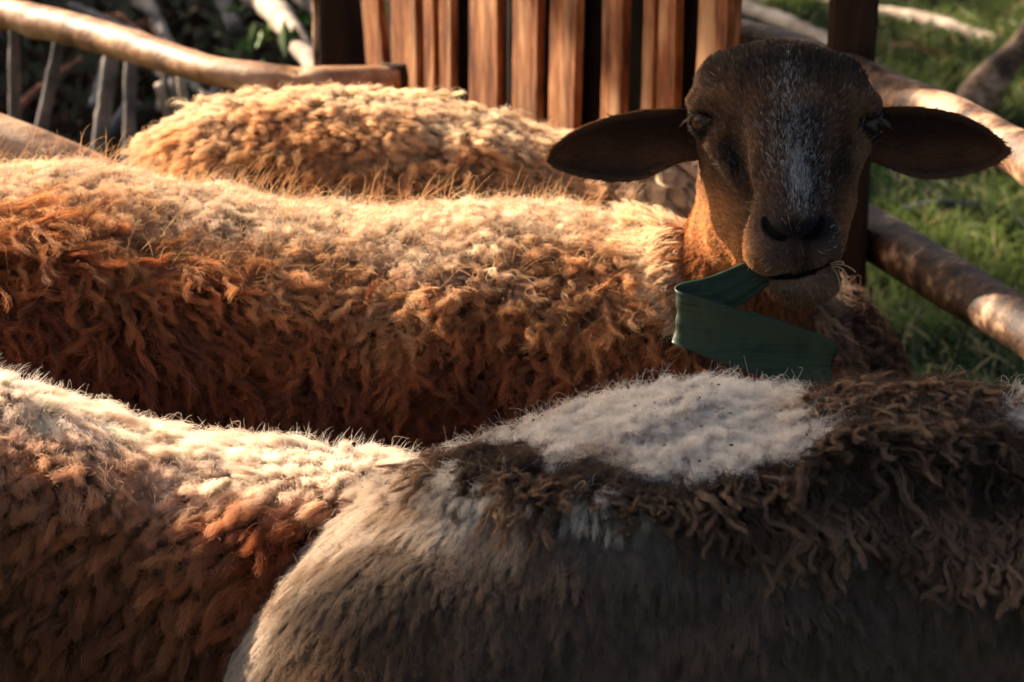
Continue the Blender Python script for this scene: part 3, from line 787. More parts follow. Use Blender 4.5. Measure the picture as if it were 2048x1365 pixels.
def head_col(P, lr, sr):
    L = w2h(P); x, y, d = L.T
    n1 = noise(P, .018, 3) - .5; n2 = noise(P, .04, 6) - .5
    c = np.tile(np.array((.155, .078, .036)), (len(P), 1))
    def blend(c, col, k): k = np.clip(k, 0, 1)[:, None]; return c * (1 - k) + np.array(col) * k
    c = blend(c, (.29, .145, .060), sstep(-.1, .3, n1) * .7)
    # black-brown crown and black streaks from the eyes
    c = blend(c, (.018, .013, .010), sstep(215, 130, y) * .82)
    c = blend(c, (.09, .045, .02), sstep(.05, .3, n2) * sstep(220, 120, y))
    c = blend(c, (.30, .16, .07), np.exp(-((x - 1432) / 34) ** 2 - ((y - 203) / 17) ** 2) * .9)
    c = blend(c, (.26, .14, .06), np.exp(-((x - 1716) / 28) ** 2 - ((y - 210) / 16) ** 2) * .8)
    c = blend(c, (.012, .009, .008), np.exp(-((x - 1462 - n1 * 20) / 26) ** 2 - ((y - 335) / 75) ** 2) * .95)
    c = blend(c, (.012, .009, .008), np.exp(-((x - 1684 + n1 * 20) / 22) ** 2 - ((y - 330) / 70) ** 2) * .8)
    # orange cheeks and jaw, left cheek's sunlight brightened into the hair colour
    ch = sstep(1500, 1435, x + n1 * 30 + (y - 420) * -.35) * sstep(320, 420, y); c = blend(c, (.62, .28, .09), ch * .95)
    ch = sstep(1650, 1700, x + n1 * 30) * sstep(340, 430, y); c = blend(c, (.34, .16, .06), ch * .9)
    ch = np.exp(-((x - 1500) / 60) ** 2) * sstep(430, 480, y) * sstep(60, -20, d); c = blend(c, (.56, .24, .08), ch * .85)
    # grey muzzle and chin
    bz = np.exp(-((x - 1588) / 58) ** 4) * sstep(190, 250, y) * sstep(460, 430, y); c = blend(c, (.016, .014, .015), bz * .85)
    mz = np.exp(-(((x - 1584) / 105) ** 4) - ((y - 490) / 62) ** 4) * sstep(60, 110, d); c = blend(c, (.085, .068, .060), mz * .88)
    cn = np.exp(-(((x - 1604) / 90) ** 4) - ((y - 585) / 42) ** 4) * sstep(40, 90, d); c = blend(c, (.26, .18, .12), cn * .85)
    npad = np.exp(-(((x - 1588) / 68) ** 4) - ((y - 470 + .0050 * (x - 1588) ** 2) / 26) ** 4) * sstep(140, 180, d); c = blend(c, (.013, .011, .012), npad)
    c = blend(c, (.02, .017, .017), np.exp(-((x - 1590) / 12) ** 2) * (y > 480) * (y < 548) * .8)
    c = blend(c, (.02, .015, .013), sstep(6, 1, groove(L)))
    for e in (EYE_L, EYE_R): c = blend(c, (.010, .008, .007), sstep(44, 36, np.linalg.norm(L - e, axis=1)))
    # white blaze: separate pale hairs among the dark ones
    cx = 1566 + (y - 120) * .055; wd = np.interp(y, [90, 150, 260, 330, 400, 440], [16, 50, 76, 60, 44, 28])
    pr = np.exp(-((x - cx) / wd) ** 2) * np.interp(y, [90, 120, 170, 300, 370, 420, 450], [0, .12, .40, .42, .55, .35, 0]) * (.3 + 1.4 * (n1 + .5))
    core = np.exp(-((x - cx) / 13) ** 2) * np.interp(y, [250, 330, 380, 425], [0, .8, 1, 0]) * .7
    wh = (sr < np.clip(pr * .28 + core * .6, 0, .95)) & (d > -60)
    c = np.where(wh[:, None], np.array((.62, .60, .58)) * (.5 + .6 * lr)[:, None], c)
    sp = (rng.random(len(P)) < .05) & (y > 100) & (sr != .95); c = np.where((sp & ~wh)[:, None], c * 2.2 + .03, c)
    return c * (.75 + .5 * lr)[:, None] * (.6 + .8 * sr)[:, None]
def neck_mask(P):
    L = w2h(P); px, py = proj(P)
    edge = np.interp(py, [250, 330, 420, 520, 600, 700, 820], [1395, 1385, 1372, 1368, 1372, 1395, 1420]) + (noise(P, .02, 3) - .5) * 16
    return (px > edge) & (px < 1625) & (py < 800) & (L[:, 2] > -420)
def collar_mask(P):
    px, py = proj(P)
    e0 = np.interp(py, [300, 420, 500, 620, 700], [1330, 1288, 1275, 1330, 1400]) + (noise(P, .03, 5) - .5) * 40
    return (px > e0) & (px < 1420) & (py < 690) & (py > 250) & ~neck_mask(P)
def all_col(P, lr, sr):
    L = w2h(P)
    c = brown_col(P, lr, sr)
    nk = neck_mask(P); cl = collar_mask(P); hd = P[:, 2] > .95
    px, py = proj(P)
    nc = mixc((.36, .15, .055), (.22, .085, .035), sstep(500, 720, py))
    c = np.where(nk[:, None], nc * (.75 + .5 * lr)[:, None], c)
    cc = mixc((.88, .72, .50), (.66, .38, .18), sstep(1345, 1410, px))
    c = np.where(cl[:, None], cc * (.8 + .4 * lr)[:, None], c)
    return c

def full_col(P, lr, sr):
    L = w2h(P)
    hd = (L[:, 2] > -240) & (L[:, 1] < 640) & (P[:, 0] > hw(1385, 300)[0] - .3)
    isear = (L[:, 1] > 190) & (L[:, 1] < 380) & ((L[:, 0] < 1385) | (L[:, 0] > 1752)) & (L[:, 2] > -150)
    isneck = (L[:, 0] < 1700) & (head_fn(L) > 8)
    c = all_col(P, lr, sr)
    hc_ = head_col(P, lr, sr + .45); hc_ = np.where((groove(L) < 5)[:, None], .008, hc_)
    c = np.where((hd & ~isneck)[:, None], hc_, c)
    c = np.where(isear[:, None], np.array((.05, .025, .014)), c)
    return c
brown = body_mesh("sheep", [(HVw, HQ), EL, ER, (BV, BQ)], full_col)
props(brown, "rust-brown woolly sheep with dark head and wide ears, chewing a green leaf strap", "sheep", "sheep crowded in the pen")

# eyes, lashes
m, t_, N, L_ = new_mat("sheep_eye")
b = N["Principled BSDF"]; b.inputs['Roughness'].default_value = .08; b.inputs['Base Color'].default_value = (.07, .032, .010, 1)
b.inputs['Specular IOR Level'].default_value = .3
M_eye = m
m, t_, N, L_ = new_mat("sheep_pupil"); N["Principled BSDF"].inputs['Base Color'].default_value = (.003, .003, .004, 1); N["Principled BSDF"].inputs['Roughness'].default_value = .08
M_pupil = m
def ball(c, r, nu=24, nv=16, g=None, cut=None):
    V = []; Fc = []
    for i in range(nv + 1):
        th = math.pi * i / nv
        for j in range(nu):
            ph = 2 * math.pi * j / nu; V.append((math.sin(th) * math.cos(ph), math.sin(th) * math.sin(ph), math.cos(th)))
    V = np.array(V) * r + c
    for i in range(nv):
        for j in range(nu):
            Fc.append((i * nu + j, (i + 1) * nu + j, (i + 1) * nu + (j + 1) % nu, i * nu + (j + 1) % nu))
    return V, Fc
for e, g in ((EYE_L, GAZE_L), (EYE_R, GAZE_R)):
    V, Fc = ball(np.zeros(3), 1.0)
    o = mesh_obj("eye", h2w(e + V * 28.5), Fc, M_eye, brown)
    ux = nrm(np.cross(np.array([0, 1.0, 0]), g)); vy = np.cross(g, ux)
    th = np.linspace(0, 2 * np.pi, 24, endpoint=False)
    rim = np.stack([np.cos(th) * 11, np.sin(th) * 5], 1)
    q = rim[:, :1] * ux + rim[:, 1:] * vy; q = nrm(q + g * 26) * 28.9
    V = np.concatenate([q, [g * 29.3]]); Fc = [(i, (i + 1) % 24, 24) for i in range(24)]
    mesh_obj("pupil", h2w(e + V), Fc, M_pupil, o)

# --- fur on the head
Hs = Surf(HVw, HQ)
nose_w = h2w(NOSE)[0]
def head_comb(P, N):
    L = w2h(P); v = L - (NOSE + np.array([0, 10, 40])); v[:, 1] -= 30
    v[:, 1] += np.where(L[:, 1] > 540, 40, 0)
    vw = R * v[:, :1] - U * v[:, 1:2] - F * v[:, 2:3]
    return nrm(vw)
def head_w(c, n):
    L = w2h(c); facing = (n * nrm(CAM - c)).sum(1)
    w_ = np.where(facing > -.3, 1.0, .1)
    dl = np.linalg.norm(L - EYE_L, axis=1); dr = np.linalg.norm(L - EYE_R, axis=1)
    w_ = np.where((dl < 31) | (dr < 31), 0, w_)
    w_ = np.where(L[:, 2] < -160, .15, w_)
    return w_ * (groove(L) > 1.5)
def head_len(P):
    L = w2h(P); x, y, d = L.T
    l = np.full(len(P), .0048)
    l = np.where(y < 170, .0085, l); l = np.where((y > 425) & (d > 90), .0028, l); l = np.where((y > 556), .0050, l)
    l = np.where(groove(L) < 14, .0014, l)
    npd = (np.abs(x - 1588) < 66) & (y > 440) & (y < 486) & (d > 180); l = np.where(npd, .0012, l)
    de = np.minimum(np.linalg.norm(L - EYE_L, axis=1), np.linalg.norm(L - EYE_R, axis=1)); l = np.where(de < 48, .0035, l)
    return l
grow("face_fur", brown, Hs, 260000, 14000, head_len, head_comb, FUR, head_col, weight=head_w, lift=.28, clump=.28, curl_r=.0003, curl_f=.6, crimp=0, frizz=.0006, radius=.00010, K=5, maxrad=.004)
def blaze_p(L):
    x, y, d = L.T
    cx = 1566 + (y - 120) * .055; wd = np.interp(y, [90, 150, 260, 330, 400, 440], [10, 30, 42, 36, 30, 20])
    return (np.exp(-((x - cx) / wd) ** 2) * np.interp(y, [90, 120, 170, 240, 300, 420, 450], [0, .3, .8, .45, .7, .6, 0]) + 1.6 * np.exp(-((x - cx) / 15) ** 2) * np.interp(y, [300, 350, 385, 420], [0, .8, 1, 0])) * (d > -40) + .03
grow("blaze_hairs", brown, Hs, 2300, 2300, .0055, head_comb, FUR, lambda P, lr, sr: np.array((.62, .58, .53)) * (.5 + .6 * sr)[:, None], weight=lambda c, n: head_w(c, n) * blaze_p(w2h(c)) * (groove(w2h(c)) > 16), lift=.40, clump=.1, curl_r=.0004, curl_f=.6, crimp=0, frizz=.0007, radius=.00015, K=6, maxrad=.003)
def fleck_col(P, lr, sr):
    L = w2h(P); wm = sstep(360, 480, L[:, 1]) * sstep(1520, 1470, L[:, 0])
    c = mixc((.36, .20, .105), (.66, .33, .13), wm); return c * (.35 + .9 * sr)[:, None]
grow("fleck_hairs", brown, Hs, 7000, 7000, .0055, head_comb, FUR, fleck_col, weight=lambda c, n: head_w(c, n) * (groove(w2h(c)) > 16) * (1 - .7 * np.clip(blaze_p(w2h(c)), 0, 1)), lift=.34, clump=.1, curl_r=.0004, curl_f=.6, crimp=0, frizz=.0007, radius=.00012, K=6, maxrad=.003)
# ears
for V, Q in (EL, ER):
    Es = Surf(V, Q)
    cen = V.mean(0); root = h2w(np.array([[1570, 270, -80]]))[0]
    def ear_col(P, lr, sr):
        L = w2h(P); n = noise(P, .02, 3) - .5
        k = np.exp(-((L[:, 1] - 305) / 34) ** 2) * (.55 + .5 * n)
        px, py = proj(P); dm = np.full(len(P), 1e9)
        for q in EAR_RIM: dm = np.minimum(dm, np.hypot(px - q[0], py - q[1]))
        c = mixc((.060, .030, .016), (.34, .13, .045), np.clip(k, 0, 1))
        c = mixc((.26, .13, .06), (.03, .016, .010), np.minimum(1, dm / 16))[:] * (dm < 16)[:, None] * .6 + c * np.where(dm < 16, .5, 1)[:, None]  # lit rim painted in: hair paler along the ear's outline
        return c * (.6 + .8 * sr)[:, None]
    ecomb = lambda P, N, root=root: nrm(nrm(P - root) + .25 * rng.normal(0, 1, P.shape) * .4)
    grow("ear_fur", brown, Es, 80000, 9000, .0055, ecomb, FUR, ear_col, weight=lambda c, n: np.ones(len(c)), lift=.22, clump=.2, curl_r=.0003, curl_f=.5, crimp=0, frizz=.0006, radius=.00009, K=5, maxrad=.003)
# eyelashes, muzzle whiskers
def hairs(name, roots, dirs, length, droop, rad, col, mat, parent, K=8, spread=.15, bend=None):
    n = len(roots); t = np.linspace(0, 1, K)
    dirs = nrm(dirs + rng.normal(0, spread, (n, 3)))
    l = length * (.6 + .6 * rng.random(n))
    pos = roots[:, None] + dirs[:, None] * (l[:, None] * t)[:, :, None] + np.array(droop)[None, None] * (l[:, None] * t ** 2)[:, :, None]
    if bend is not None:
        ph = rng.random(n) * 6.28; q = nrm(rng.normal(0, 1, (n, 3)))
        pos += (np.sin(t[None] * 4 + ph[:, None]) - np.sin(ph)[:, None])[:, :, None] * q[:, None] * bend * l[:, None, None]
    rr = rad * (1 - .85 * t[None] ** 1.3) * np.ones((n, 1))
    c = np.tile(np.array(col), (n, 1)) * (.7 + .6 * rng.random(n))[:, None]
    return curves_obj(name, pos, rr, c, mat, parent)
for e, g, sx in ((EYE_L, GAZE_L, -1), (EYE_R, GAZE_R, 1)):
    ux = nrm(np.cross(np.array([0, 1.0, 0]), g)); vy = np.cross(g, ux); sg = -1 if vy[1] > 0 else 1
    u = rng.uniform(-28, 28, 60); v = sg * (13.5 * (1 - (u / 29) ** 2) + 3)
    q = e + ux * u[:, None] + vy * v[:, None] + g * np.sqrt(np.maximum(1, 35 ** 2 - u ** 2 - v ** 2))[:, None]
    dr_ = g[None] * .8 + ux * (u / 30 * .5)[:, None] + np.array([sx * .5, .35, .1])
    dw = R * dr_[:, :1] - U * dr_[:, 1:2] - F * dr_[:, 2:3]
    hairs("eyelashes", h2w(q), dw, .010, (0, 0, -.35), .00011, (.16, .12, .09), FUR, brown, spread=.1)

# --- neck fur, collar and fleece
Bs = Surf(BV, BQ)
vw = view_weight()
nw = lambda c, n: neck_mask(c) * vw(c, n) + 0.0
ncomb = lambda P, N: nrm(np.array([-.25, 0, -1.0]) + .0 * P)
grow("neck_fur", brown, Bs, 60000, 3500, .009, ncomb, FUR, all_col, weight=nw, lift=.35, clump=.55, curl_r=.0012, curl_f=1, crimp=.0003, frizz=.0012, radius=.00022, K=6, maxrad=.006)
cw = lambda c, n: collar_mask(c) * vw(c, n) + 0.0
grow("collar_wool", brown, Bs, 50000, 1400, .026, lambda P, N: np.tile([-.7, 0, -.6], (len(P), 1)), WOOL, all_col, weight=cw, lift=.75, clump=.72, curl_r=.002, curl_f=1.4, crimp=.0006, frizz=.0022, radius=.00025, K=9, maxrad=.010)
def fl_w(c, n):
    L = w2h(c)
    inhead = (cone(c, NK0, NK1, 98 / SC, 150 / SC) < .012) & (c[:, 2] > .60)
    low = c[:, 2] < .34
    return vw(c, n) * ~neck_mask(c) * ~collar_mask(c) * np.where(low, .03, 1) * np.where(inhead & (c[:, 2] > .72), 0, 1)
def fl_comb(P, N):
    px, py = proj(P)
    side = .55 * sstep(-.05, -.45, P[:, 0]) - .15 * sstep(0, .3, P[:, 0]) + (noise(P, .10, 12) - .5) * 1.1
    dn = np.stack([side, -.30 + 0 * side, -1.0 + 0 * side], 1)
    return nrm(dn)
def topz(P):
    px, py = proj(P); return py - np.interp(px, [a for a, b in bs_sil], [b for a, b in bs_sil]) + (noise(P, .05, 2) - .5) * 90 < 150
def fl_len(P):
    l = np.where(topz(P), .022, .036) + (noise(P, .08, 3) - .5) * .02
    l = l + .022 * sstep(-.05, -.4, P[:, 0]) * ~topz(P)
    return l
fl_curl = lambda P: np.where(topz(P), .0028, .0034) * (1 + .0 * P[:, 0])
fl_lift = lambda P: np.where(topz(P), .52, .42)
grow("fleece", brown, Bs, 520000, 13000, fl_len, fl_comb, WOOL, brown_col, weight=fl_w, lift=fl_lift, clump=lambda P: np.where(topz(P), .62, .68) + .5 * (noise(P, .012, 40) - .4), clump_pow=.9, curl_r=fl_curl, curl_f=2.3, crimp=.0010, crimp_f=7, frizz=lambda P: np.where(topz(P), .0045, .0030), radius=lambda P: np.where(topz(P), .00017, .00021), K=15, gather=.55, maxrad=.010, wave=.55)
# stray wispy hairs along the back
def strays(n, surf, zmin, length, col, parent, rad=.00018, dirv=(.1, 0, 1), cond=None, spread=.5, name="stray_hair", droop=(0.1, 0, -.2), bend=.2):
    P, Nn = surf.sample(n * 4, lambda c, nn: view_weight(60, 0)(c, nn) * (c[:, 2] > zmin) * (nn[:, 2] > .5))
    if cond is not None: k = cond(P); P, Nn = P[k], Nn[k]
    P, Nn = P[:n], Nn[:n]
    return hairs(name, P, nrm(Nn * .8 + np.array(dirv) * .6), length, droop, rad, col, WOOL, parent, K=12, spread=spread, bend=bend)
strays(1500, Bs, .66, .050, (.62, .36, .17), brown, rad=.00024, dirv=(.7, -.2, .3), cond=lambda P: ~neck_mask(P) & (P[:, 0] < .12), bend=.16)

# --- strap of leaf in the mouth
def ribbon(top, bot, dep, n=70, m=14, th=.0012):
    k = np.arange(len(top)); tt = np.linspace(0, len(top) - 1, n)
    def cr(P):
        P = np.array(P, float); out = []
        for t in tt:
            i = min(int(t), len(P) - 2); f = t - i
            p0, p1, p2, p3 = P[max(i - 1, 0)], P[i], P[i + 1], P[min(i + 2, len(P) - 1)]
            out.append(.5 * (2 * p1 + (p2 - p0) * f + (2 * p0 - 5 * p1 + 4 * p2 - p3) * f ** 2 + (3 * p1 - p0 - 3 * p2 + p3) * f ** 3))
        return np.array(out)
    A = cr([hw(x, y, d) for (x, y), d in zip(top, dep)]); B = cr([hw(x, y, d) for (x, y), d in zip(bot, dep)])
    G = np.zeros((n, m, 3))
    for j in range(m):
        v = j / (m - 1); G[:, j] = A * (1 - v) + B * v
    nn = nrm(np.cross(np.gradient(G, axis=0).reshape(-1, 3), np.gradient(G, axis=1).reshape(-1, 3))).reshape(n, m, 3)
    vv = np.linspace(0, 1, m)
    rip = .0009 * np.sin(vv * 2 * np.pi * 3.0)[None] * np.linspace(1, .35, n)[:, None] + (noise(G.reshape(-1, 3), .03, 2).reshape(n, m) - .5) * .004
    rip = rip + .003 * (1 - (2 * vv - 1) ** 2)[None]
    G = G + nn * rip[:, :, None]
    jag = noise(G[-1], .006, 8) - .3; G[-1] += nrm(G[-1] - G[-4]) * (jag * .007)[:, None]
    G[:, 0] += nrm(G[:, 0] - G[:, 1]) * ((noise(G[:, 0], .02, 3) - .5) * .003)[:, None]; G[:, -1] += nrm(G[:, -1] - G[:, -2]) * ((noise(G[:, -1], .02, 5) - .5) * .003)[:, None]
    V = np.concatenate([(G + nn * th / 2).reshape(-1, 3), (G - nn * th / 2).reshape(-1, 3)]); N_ = n * m; Fc = []
    for i in range(n - 1):
        for j in range(m - 1):
            a = i * m + j; Fc.append((a, a + 1, a + m + 1, a + m)); Fc.append((N_ + a, N_ + a + m, N_ + a + m + 1, N_ + a + 1))
        for j in (0, m - 1):
            a = i * m + j; Fc.append((a, a + m, N_ + a + m, N_ + a))
    for i in (0, n - 1):
        for j in range(m - 1): a = i * m + j; Fc.append((a, a + 1, N_ + a + 1, N_ + a))
    return V, Fc
top = [(1560, 526), (1500, 521), (1450, 541), (1402, 556), (1362, 567), (1349, 575), (1362, 584), (1440, 607), (1550, 640), (1618, 661), (1671, 678)]
bot = [(1572, 556), (1534, 572), (1484, 610), (1420, 640), (1368, 668), (1345, 684), (1356, 693), (1430, 722), (1530, 752), (1600, 768), (1656, 768)]
dep = [130, 150, 160, 165, 180, 198, 220, 240, 250, 254, 262]
m, t_, N, L_ = new_mat("dark_green_leaf")
b = N["Principled BSDF"]; b.inputs['Roughness'].default_value = .5; b.inputs['Specular IOR Level'].default_value = .25
tc = N.new("ShaderNodeTexCoord"); mp = N.new("ShaderNodeMapping"); mp.inputs['Scale'].default_value = (14, 14, 320); mp.inputs['Rotation'].default_value = (0, math.radians(-16), 0)
L_.new(tc.outputs['Object'], mp.inputs[0])
nz = N.new("ShaderNodeTexNoise"); nz.inputs['Scale'].default_value = 1; nz.inputs['Detail'].default_value = 3; L_.new(mp.outputs[0], nz.inputs['Vector'])
n2 = N.new("ShaderNodeTexNoise"); n2.inputs['Scale'].default_value = 60; n2.inputs['Detail'].default_value = 6; L_.new(tc.outputs['Object'], n2.inputs['Vector'])
ad = N.new("ShaderNodeMath"); ad.operation = 'ADD'; L_.new(nz.outputs[0], ad.inputs[0]); L_.new(n2.outputs[0], ad.inputs[1])
cr = N.new("ShaderNodeValToRGB"); cr.color_ramp.elements[0].position = .7; cr.color_ramp.elements[0].color = (.008, .020, .008, 1); cr.color_ramp.elements[1].position = 1.25; cr.color_ramp.elements[1].color = (.021, .042, .019, 1)
L_.new(ad.outputs[0], cr.inputs[0]); L_.new(cr.outputs[0], b.inputs['Base Color'])
bp = N.new("ShaderNodeBump"); bp.inputs['Strength'].default_value = .35; bp.inputs['Distance'].default_value = .0008; L_.new(ad.outputs[0], bp.inputs['Height']); L_.new(bp.outputs[0], b.inputs['Normal'])
V, Fc = ribbon(top, bot, dep)
props(mesh_obj("leaf_strap", V, Fc, m), "dark green leaf strap folded back on itself, hanging from the sheep's mouth", "leaf")
# straw at the mouth corner
st = [[hw(1662, 530, 190), hw(1690, 524, 200), hw(1712, 545, 205)], [hw(1664, 534, 190), hw(1700, 530, 210), hw(1692, 575, 215)], [hw(1660, 528, 190), hw(1684, 518, 205), hw(1688, 528, 208)], [hw(1665, 536, 192), hw(1686, 560, 200), hw(1680, 600, 205)]]
def smooth_path(p, K=10):
    p = np.array(p); t = np.linspace(0, 1, K)[:, None]; return (1 - t) ** 2 * p[0] + 2 * t * (1 - t) * p[1] + t ** 2 * p[2]
o = curves_obj("straw", np.array([smooth_path(p) for p in st]), np.full((4, 10), .0005), np.tile((.45, .36, .2), (4, 1)), WOOL)
props(o, "thin dry straw stalks sticking out of the corner of the sheep's mouth", "straw")

# ------------------------------------------------------------------ rear sheep (cream-tan, behind)
rs_sil = [(262, 420), (272, 300), (300, 262), (340, 232), (400, 198), (500, 172), (600, 166), (720, 174), (850, 188), (950, 208), (1050, 240), (1150, 280), (1260, 318), (1380, 352), (1480, 400), (1540, 470)]
rX, rT, rW, rB = profile(rs_sil, .56, .17, .28, 24, .07, .12)
def rear_fn(P):
    d = tube(P, rX, np.full(len(rX), .56), rT, rB, rW)
    d = smin(d, low_head(P, (rX[-1] - .14, .56, .55), (rX[-1] - .02, .62, .42), (rX[-1] + .06, .68, .22)), .04)
    d = smin(d, legs(P, rX[0] + .14, rX[-1] - .16, .56, .20, .28), .03)
    return d + (noise(P, .03, 4) - .5) * .014 * (P[:, 2] > .3)
RV, RQ = surface_nets(rear_fn, (rX[0] - .06, .28, -.01), (rX[-1] + .24, .86, .86), .011); RQ = orient(RV, RQ)
def rear_col(P, lr, sr):
    n1 = noise(P, .05, 2) - .5; h = P[:, 2] + n1 * .05
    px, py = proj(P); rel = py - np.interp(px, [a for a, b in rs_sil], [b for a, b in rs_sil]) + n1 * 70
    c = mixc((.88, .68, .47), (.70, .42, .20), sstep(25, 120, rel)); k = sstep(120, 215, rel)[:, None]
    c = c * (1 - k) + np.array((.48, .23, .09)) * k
    return c * (.65 + .6 * lr)[:, None] * (.85 + .3 * sr)[:, None]
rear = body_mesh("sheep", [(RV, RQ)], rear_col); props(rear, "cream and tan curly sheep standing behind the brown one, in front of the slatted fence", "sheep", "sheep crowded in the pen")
Rs = Surf(RV, RQ)
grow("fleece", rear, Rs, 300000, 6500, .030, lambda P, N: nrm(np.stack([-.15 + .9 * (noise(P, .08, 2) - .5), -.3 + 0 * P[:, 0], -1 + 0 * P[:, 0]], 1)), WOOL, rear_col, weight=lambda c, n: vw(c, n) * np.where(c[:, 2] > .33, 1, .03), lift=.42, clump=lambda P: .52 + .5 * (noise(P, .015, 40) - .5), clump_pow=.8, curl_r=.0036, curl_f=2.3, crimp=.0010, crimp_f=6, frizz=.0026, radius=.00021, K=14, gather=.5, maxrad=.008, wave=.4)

# ------------------------------------------------------------------ front left sheep (cream ridge, rusty flank, fine guard hair)
fl_sil = [(-1300, 900), (-1150, 760), (-900, 690), (-600, 680), (-250, 700), (0, 762), (80, 792), (180, 832), (280, 868), (400, 890), (550, 892), (700, 900), (800, 922), (880, 960), (960, 1040), (1010, 1150)]
LY = -.34
lX, lT, lW, lB = profile(fl_sil, LY, .17, .27, 50, .14, .12)
def left_fn(P):
    d = tube(P, lX, np.full(len(lX), LY), lT, lB, lW)
    d = smin(d, legs(P, lX[0] + .16, lX[-1] - .16, LY, .20, .28), .03)
    d = smin(d, low_head(P, (lX[0] + .1, LY, .6), (lX[0] - .1, LY - .05, .62), (lX[0] - .26, LY - .08, .50)), .04)
    return d + (noise(P, .045, 7) - .5) * .012 * (P[:, 2] > .3)
LV, LQ = surface_nets(left_fn, (lX[0] - .36, LY - .26, -.01), (lX[-1] + .06, LY + .24, .86), .011); LQ = orient(LV, LQ)
def left_col(P, lr, sr):
    px, py = proj(P)
    n1 = noise(P, .06, 3) - .5; n2 = noise(P, .02, 9) - .5
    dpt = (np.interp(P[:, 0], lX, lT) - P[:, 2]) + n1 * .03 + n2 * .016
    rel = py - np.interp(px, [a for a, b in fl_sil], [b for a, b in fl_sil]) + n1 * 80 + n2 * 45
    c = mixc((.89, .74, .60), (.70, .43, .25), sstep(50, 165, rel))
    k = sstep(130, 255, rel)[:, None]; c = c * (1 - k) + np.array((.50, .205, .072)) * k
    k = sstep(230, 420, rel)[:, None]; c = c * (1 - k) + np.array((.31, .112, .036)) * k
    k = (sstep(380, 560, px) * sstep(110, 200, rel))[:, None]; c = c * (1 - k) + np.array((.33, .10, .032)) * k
    w_ = (sr > .985); c = np.where(w_[:, None], c + .22, c)
    return c * (.75 + .5 * lr)[:, None]
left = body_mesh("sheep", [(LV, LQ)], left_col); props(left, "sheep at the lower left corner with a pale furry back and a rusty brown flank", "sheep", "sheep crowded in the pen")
Ls = Surf(LV, LQ)
rel_l = lambda P: proj(P)[1] - np.interp(proj(P)[0], [a for a, b in fl_sil], [b for a, b in fl_sil])
wL = lambda c, n: vw(c, n) * np.where(c[:, 2] > .33, 1, .03)
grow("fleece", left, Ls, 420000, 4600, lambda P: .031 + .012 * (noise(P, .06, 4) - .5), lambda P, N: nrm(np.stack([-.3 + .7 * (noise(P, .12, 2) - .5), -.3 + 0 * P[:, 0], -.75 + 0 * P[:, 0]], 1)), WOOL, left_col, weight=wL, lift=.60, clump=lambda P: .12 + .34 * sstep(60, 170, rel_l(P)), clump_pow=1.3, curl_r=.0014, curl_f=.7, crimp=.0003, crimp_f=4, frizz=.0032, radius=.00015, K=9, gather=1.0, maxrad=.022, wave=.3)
strays(3000, Ls, .5, .030, (.85, .80, .72), left, rad=.00016, dirv=(.1, .1, 1), cond=lambda P: rel_l(P) + 160 * rng.random(len(P)) ** 3 * -1 < 60, spread=.45, name="guard_hair", bend=.10)

# ------------------------------------------------------------------ front right sheep (white top, matted brown locks)
fr_sil = [(310, 1900), (360, 1560), (408, 1365), (458, 1250), (508, 1170), (580, 1090), (674, 1004), (755, 952), (835, 916), (920, 888), (1000, 852), (1080, 814), (1180, 788), (1300, 768), (1420, 766), (1540, 768), (1650, 768), (1760, 772), (1900, 776), (2048, 776), (2400, 790), (2800, 820), (3100, 900)]
QY = -.50
qX, qT, qW, qB = profile(fr_sil, QY, .185, .26, 66, .20, .14)
MB_up = ([880, 900, 1000, 1080, 1250, 1400, 1500, 1600, 1680, 1780, 1960, 2048, 2300], [930, 905, 905, 940, 968, 978, 940, 905, 870, 838, 845, 900, 930])
MB_lo = ([880, 1000, 1080, 1200, 1350, 1450, 1550, 1700, 1850, 2048, 2300], [935, 965, 990, 1020, 1040, 1030, 1070, 1080, 1110, 1130, 1150])
def mat_mask(P):
    px, py = proj(P); px = px + (noise(P, .03, 31) - .5) * 60 + (noise(P, .008, 35) - .5) * 34; py = py + (noise(P, .025, 33) - .5) * 60 + (noise(P, .008, 37) - .5) * 40
    band = (px > 905) & (py > np.interp(px, *MB_up)) & (py < np.interp(px, *MB_lo))
    ridge = (px > 1625) & (px < 1972) & (py > 690) & (py < 870)
    return (band | ridge) & ((CAM - P) @ np.array([0, -1.0, 1.0]) > 0) & (P[:, 1] < QY + .09)
def right_fn(P):
    d = tube(P, qX, np.full(len(qX), QY), qT, np.minimum(qB, qT - .05), qW)
    d = smin(d, legs(P, qX[0] + .2, qX[-1] - .16, QY, .22, .28), .03)
    d = smin(d, low_head(P, (qX[-1] - .1, QY, .62), (qX[-1] + .12, QY, .78), (qX[-1] + .28, QY - .04, .68)), .04)
    d = smin(d, ell(P, at(1800, 812, QY) - [0, 0, .045], (.085, .06, .045)), .03)
    a = np.interp(P[:, 0], [.0, .1], [0, 1])
    px, py = proj(P); dl = py - np.interp(px, *MB_up)                                   # the half-shorn fleece lies on the body as a thick roll
    d = d - .013 * np.exp(-((dl - 42) / 38) ** 2) * sstep(870, 930, px) * (P[:, 1] < QY + .05) * (P[:, 2] > .5)
    return d + ((noise(P, .05, 17) - .5) * .010 + (noise(P, .022, 4) - .5) * .017 * a + (noise(P * np.array([1, 1, .2]), .013, 14) - .5) * .005 * (P[:, 2] < .70)) * (P[:, 2] > .3)
QV, QQ = surface_nets(right_fn, (qX[0] - .04, QY - .27, -.01), (qX[-1] + .42, QY + .26, .98), .011); QQ = orient(QV, QQ)
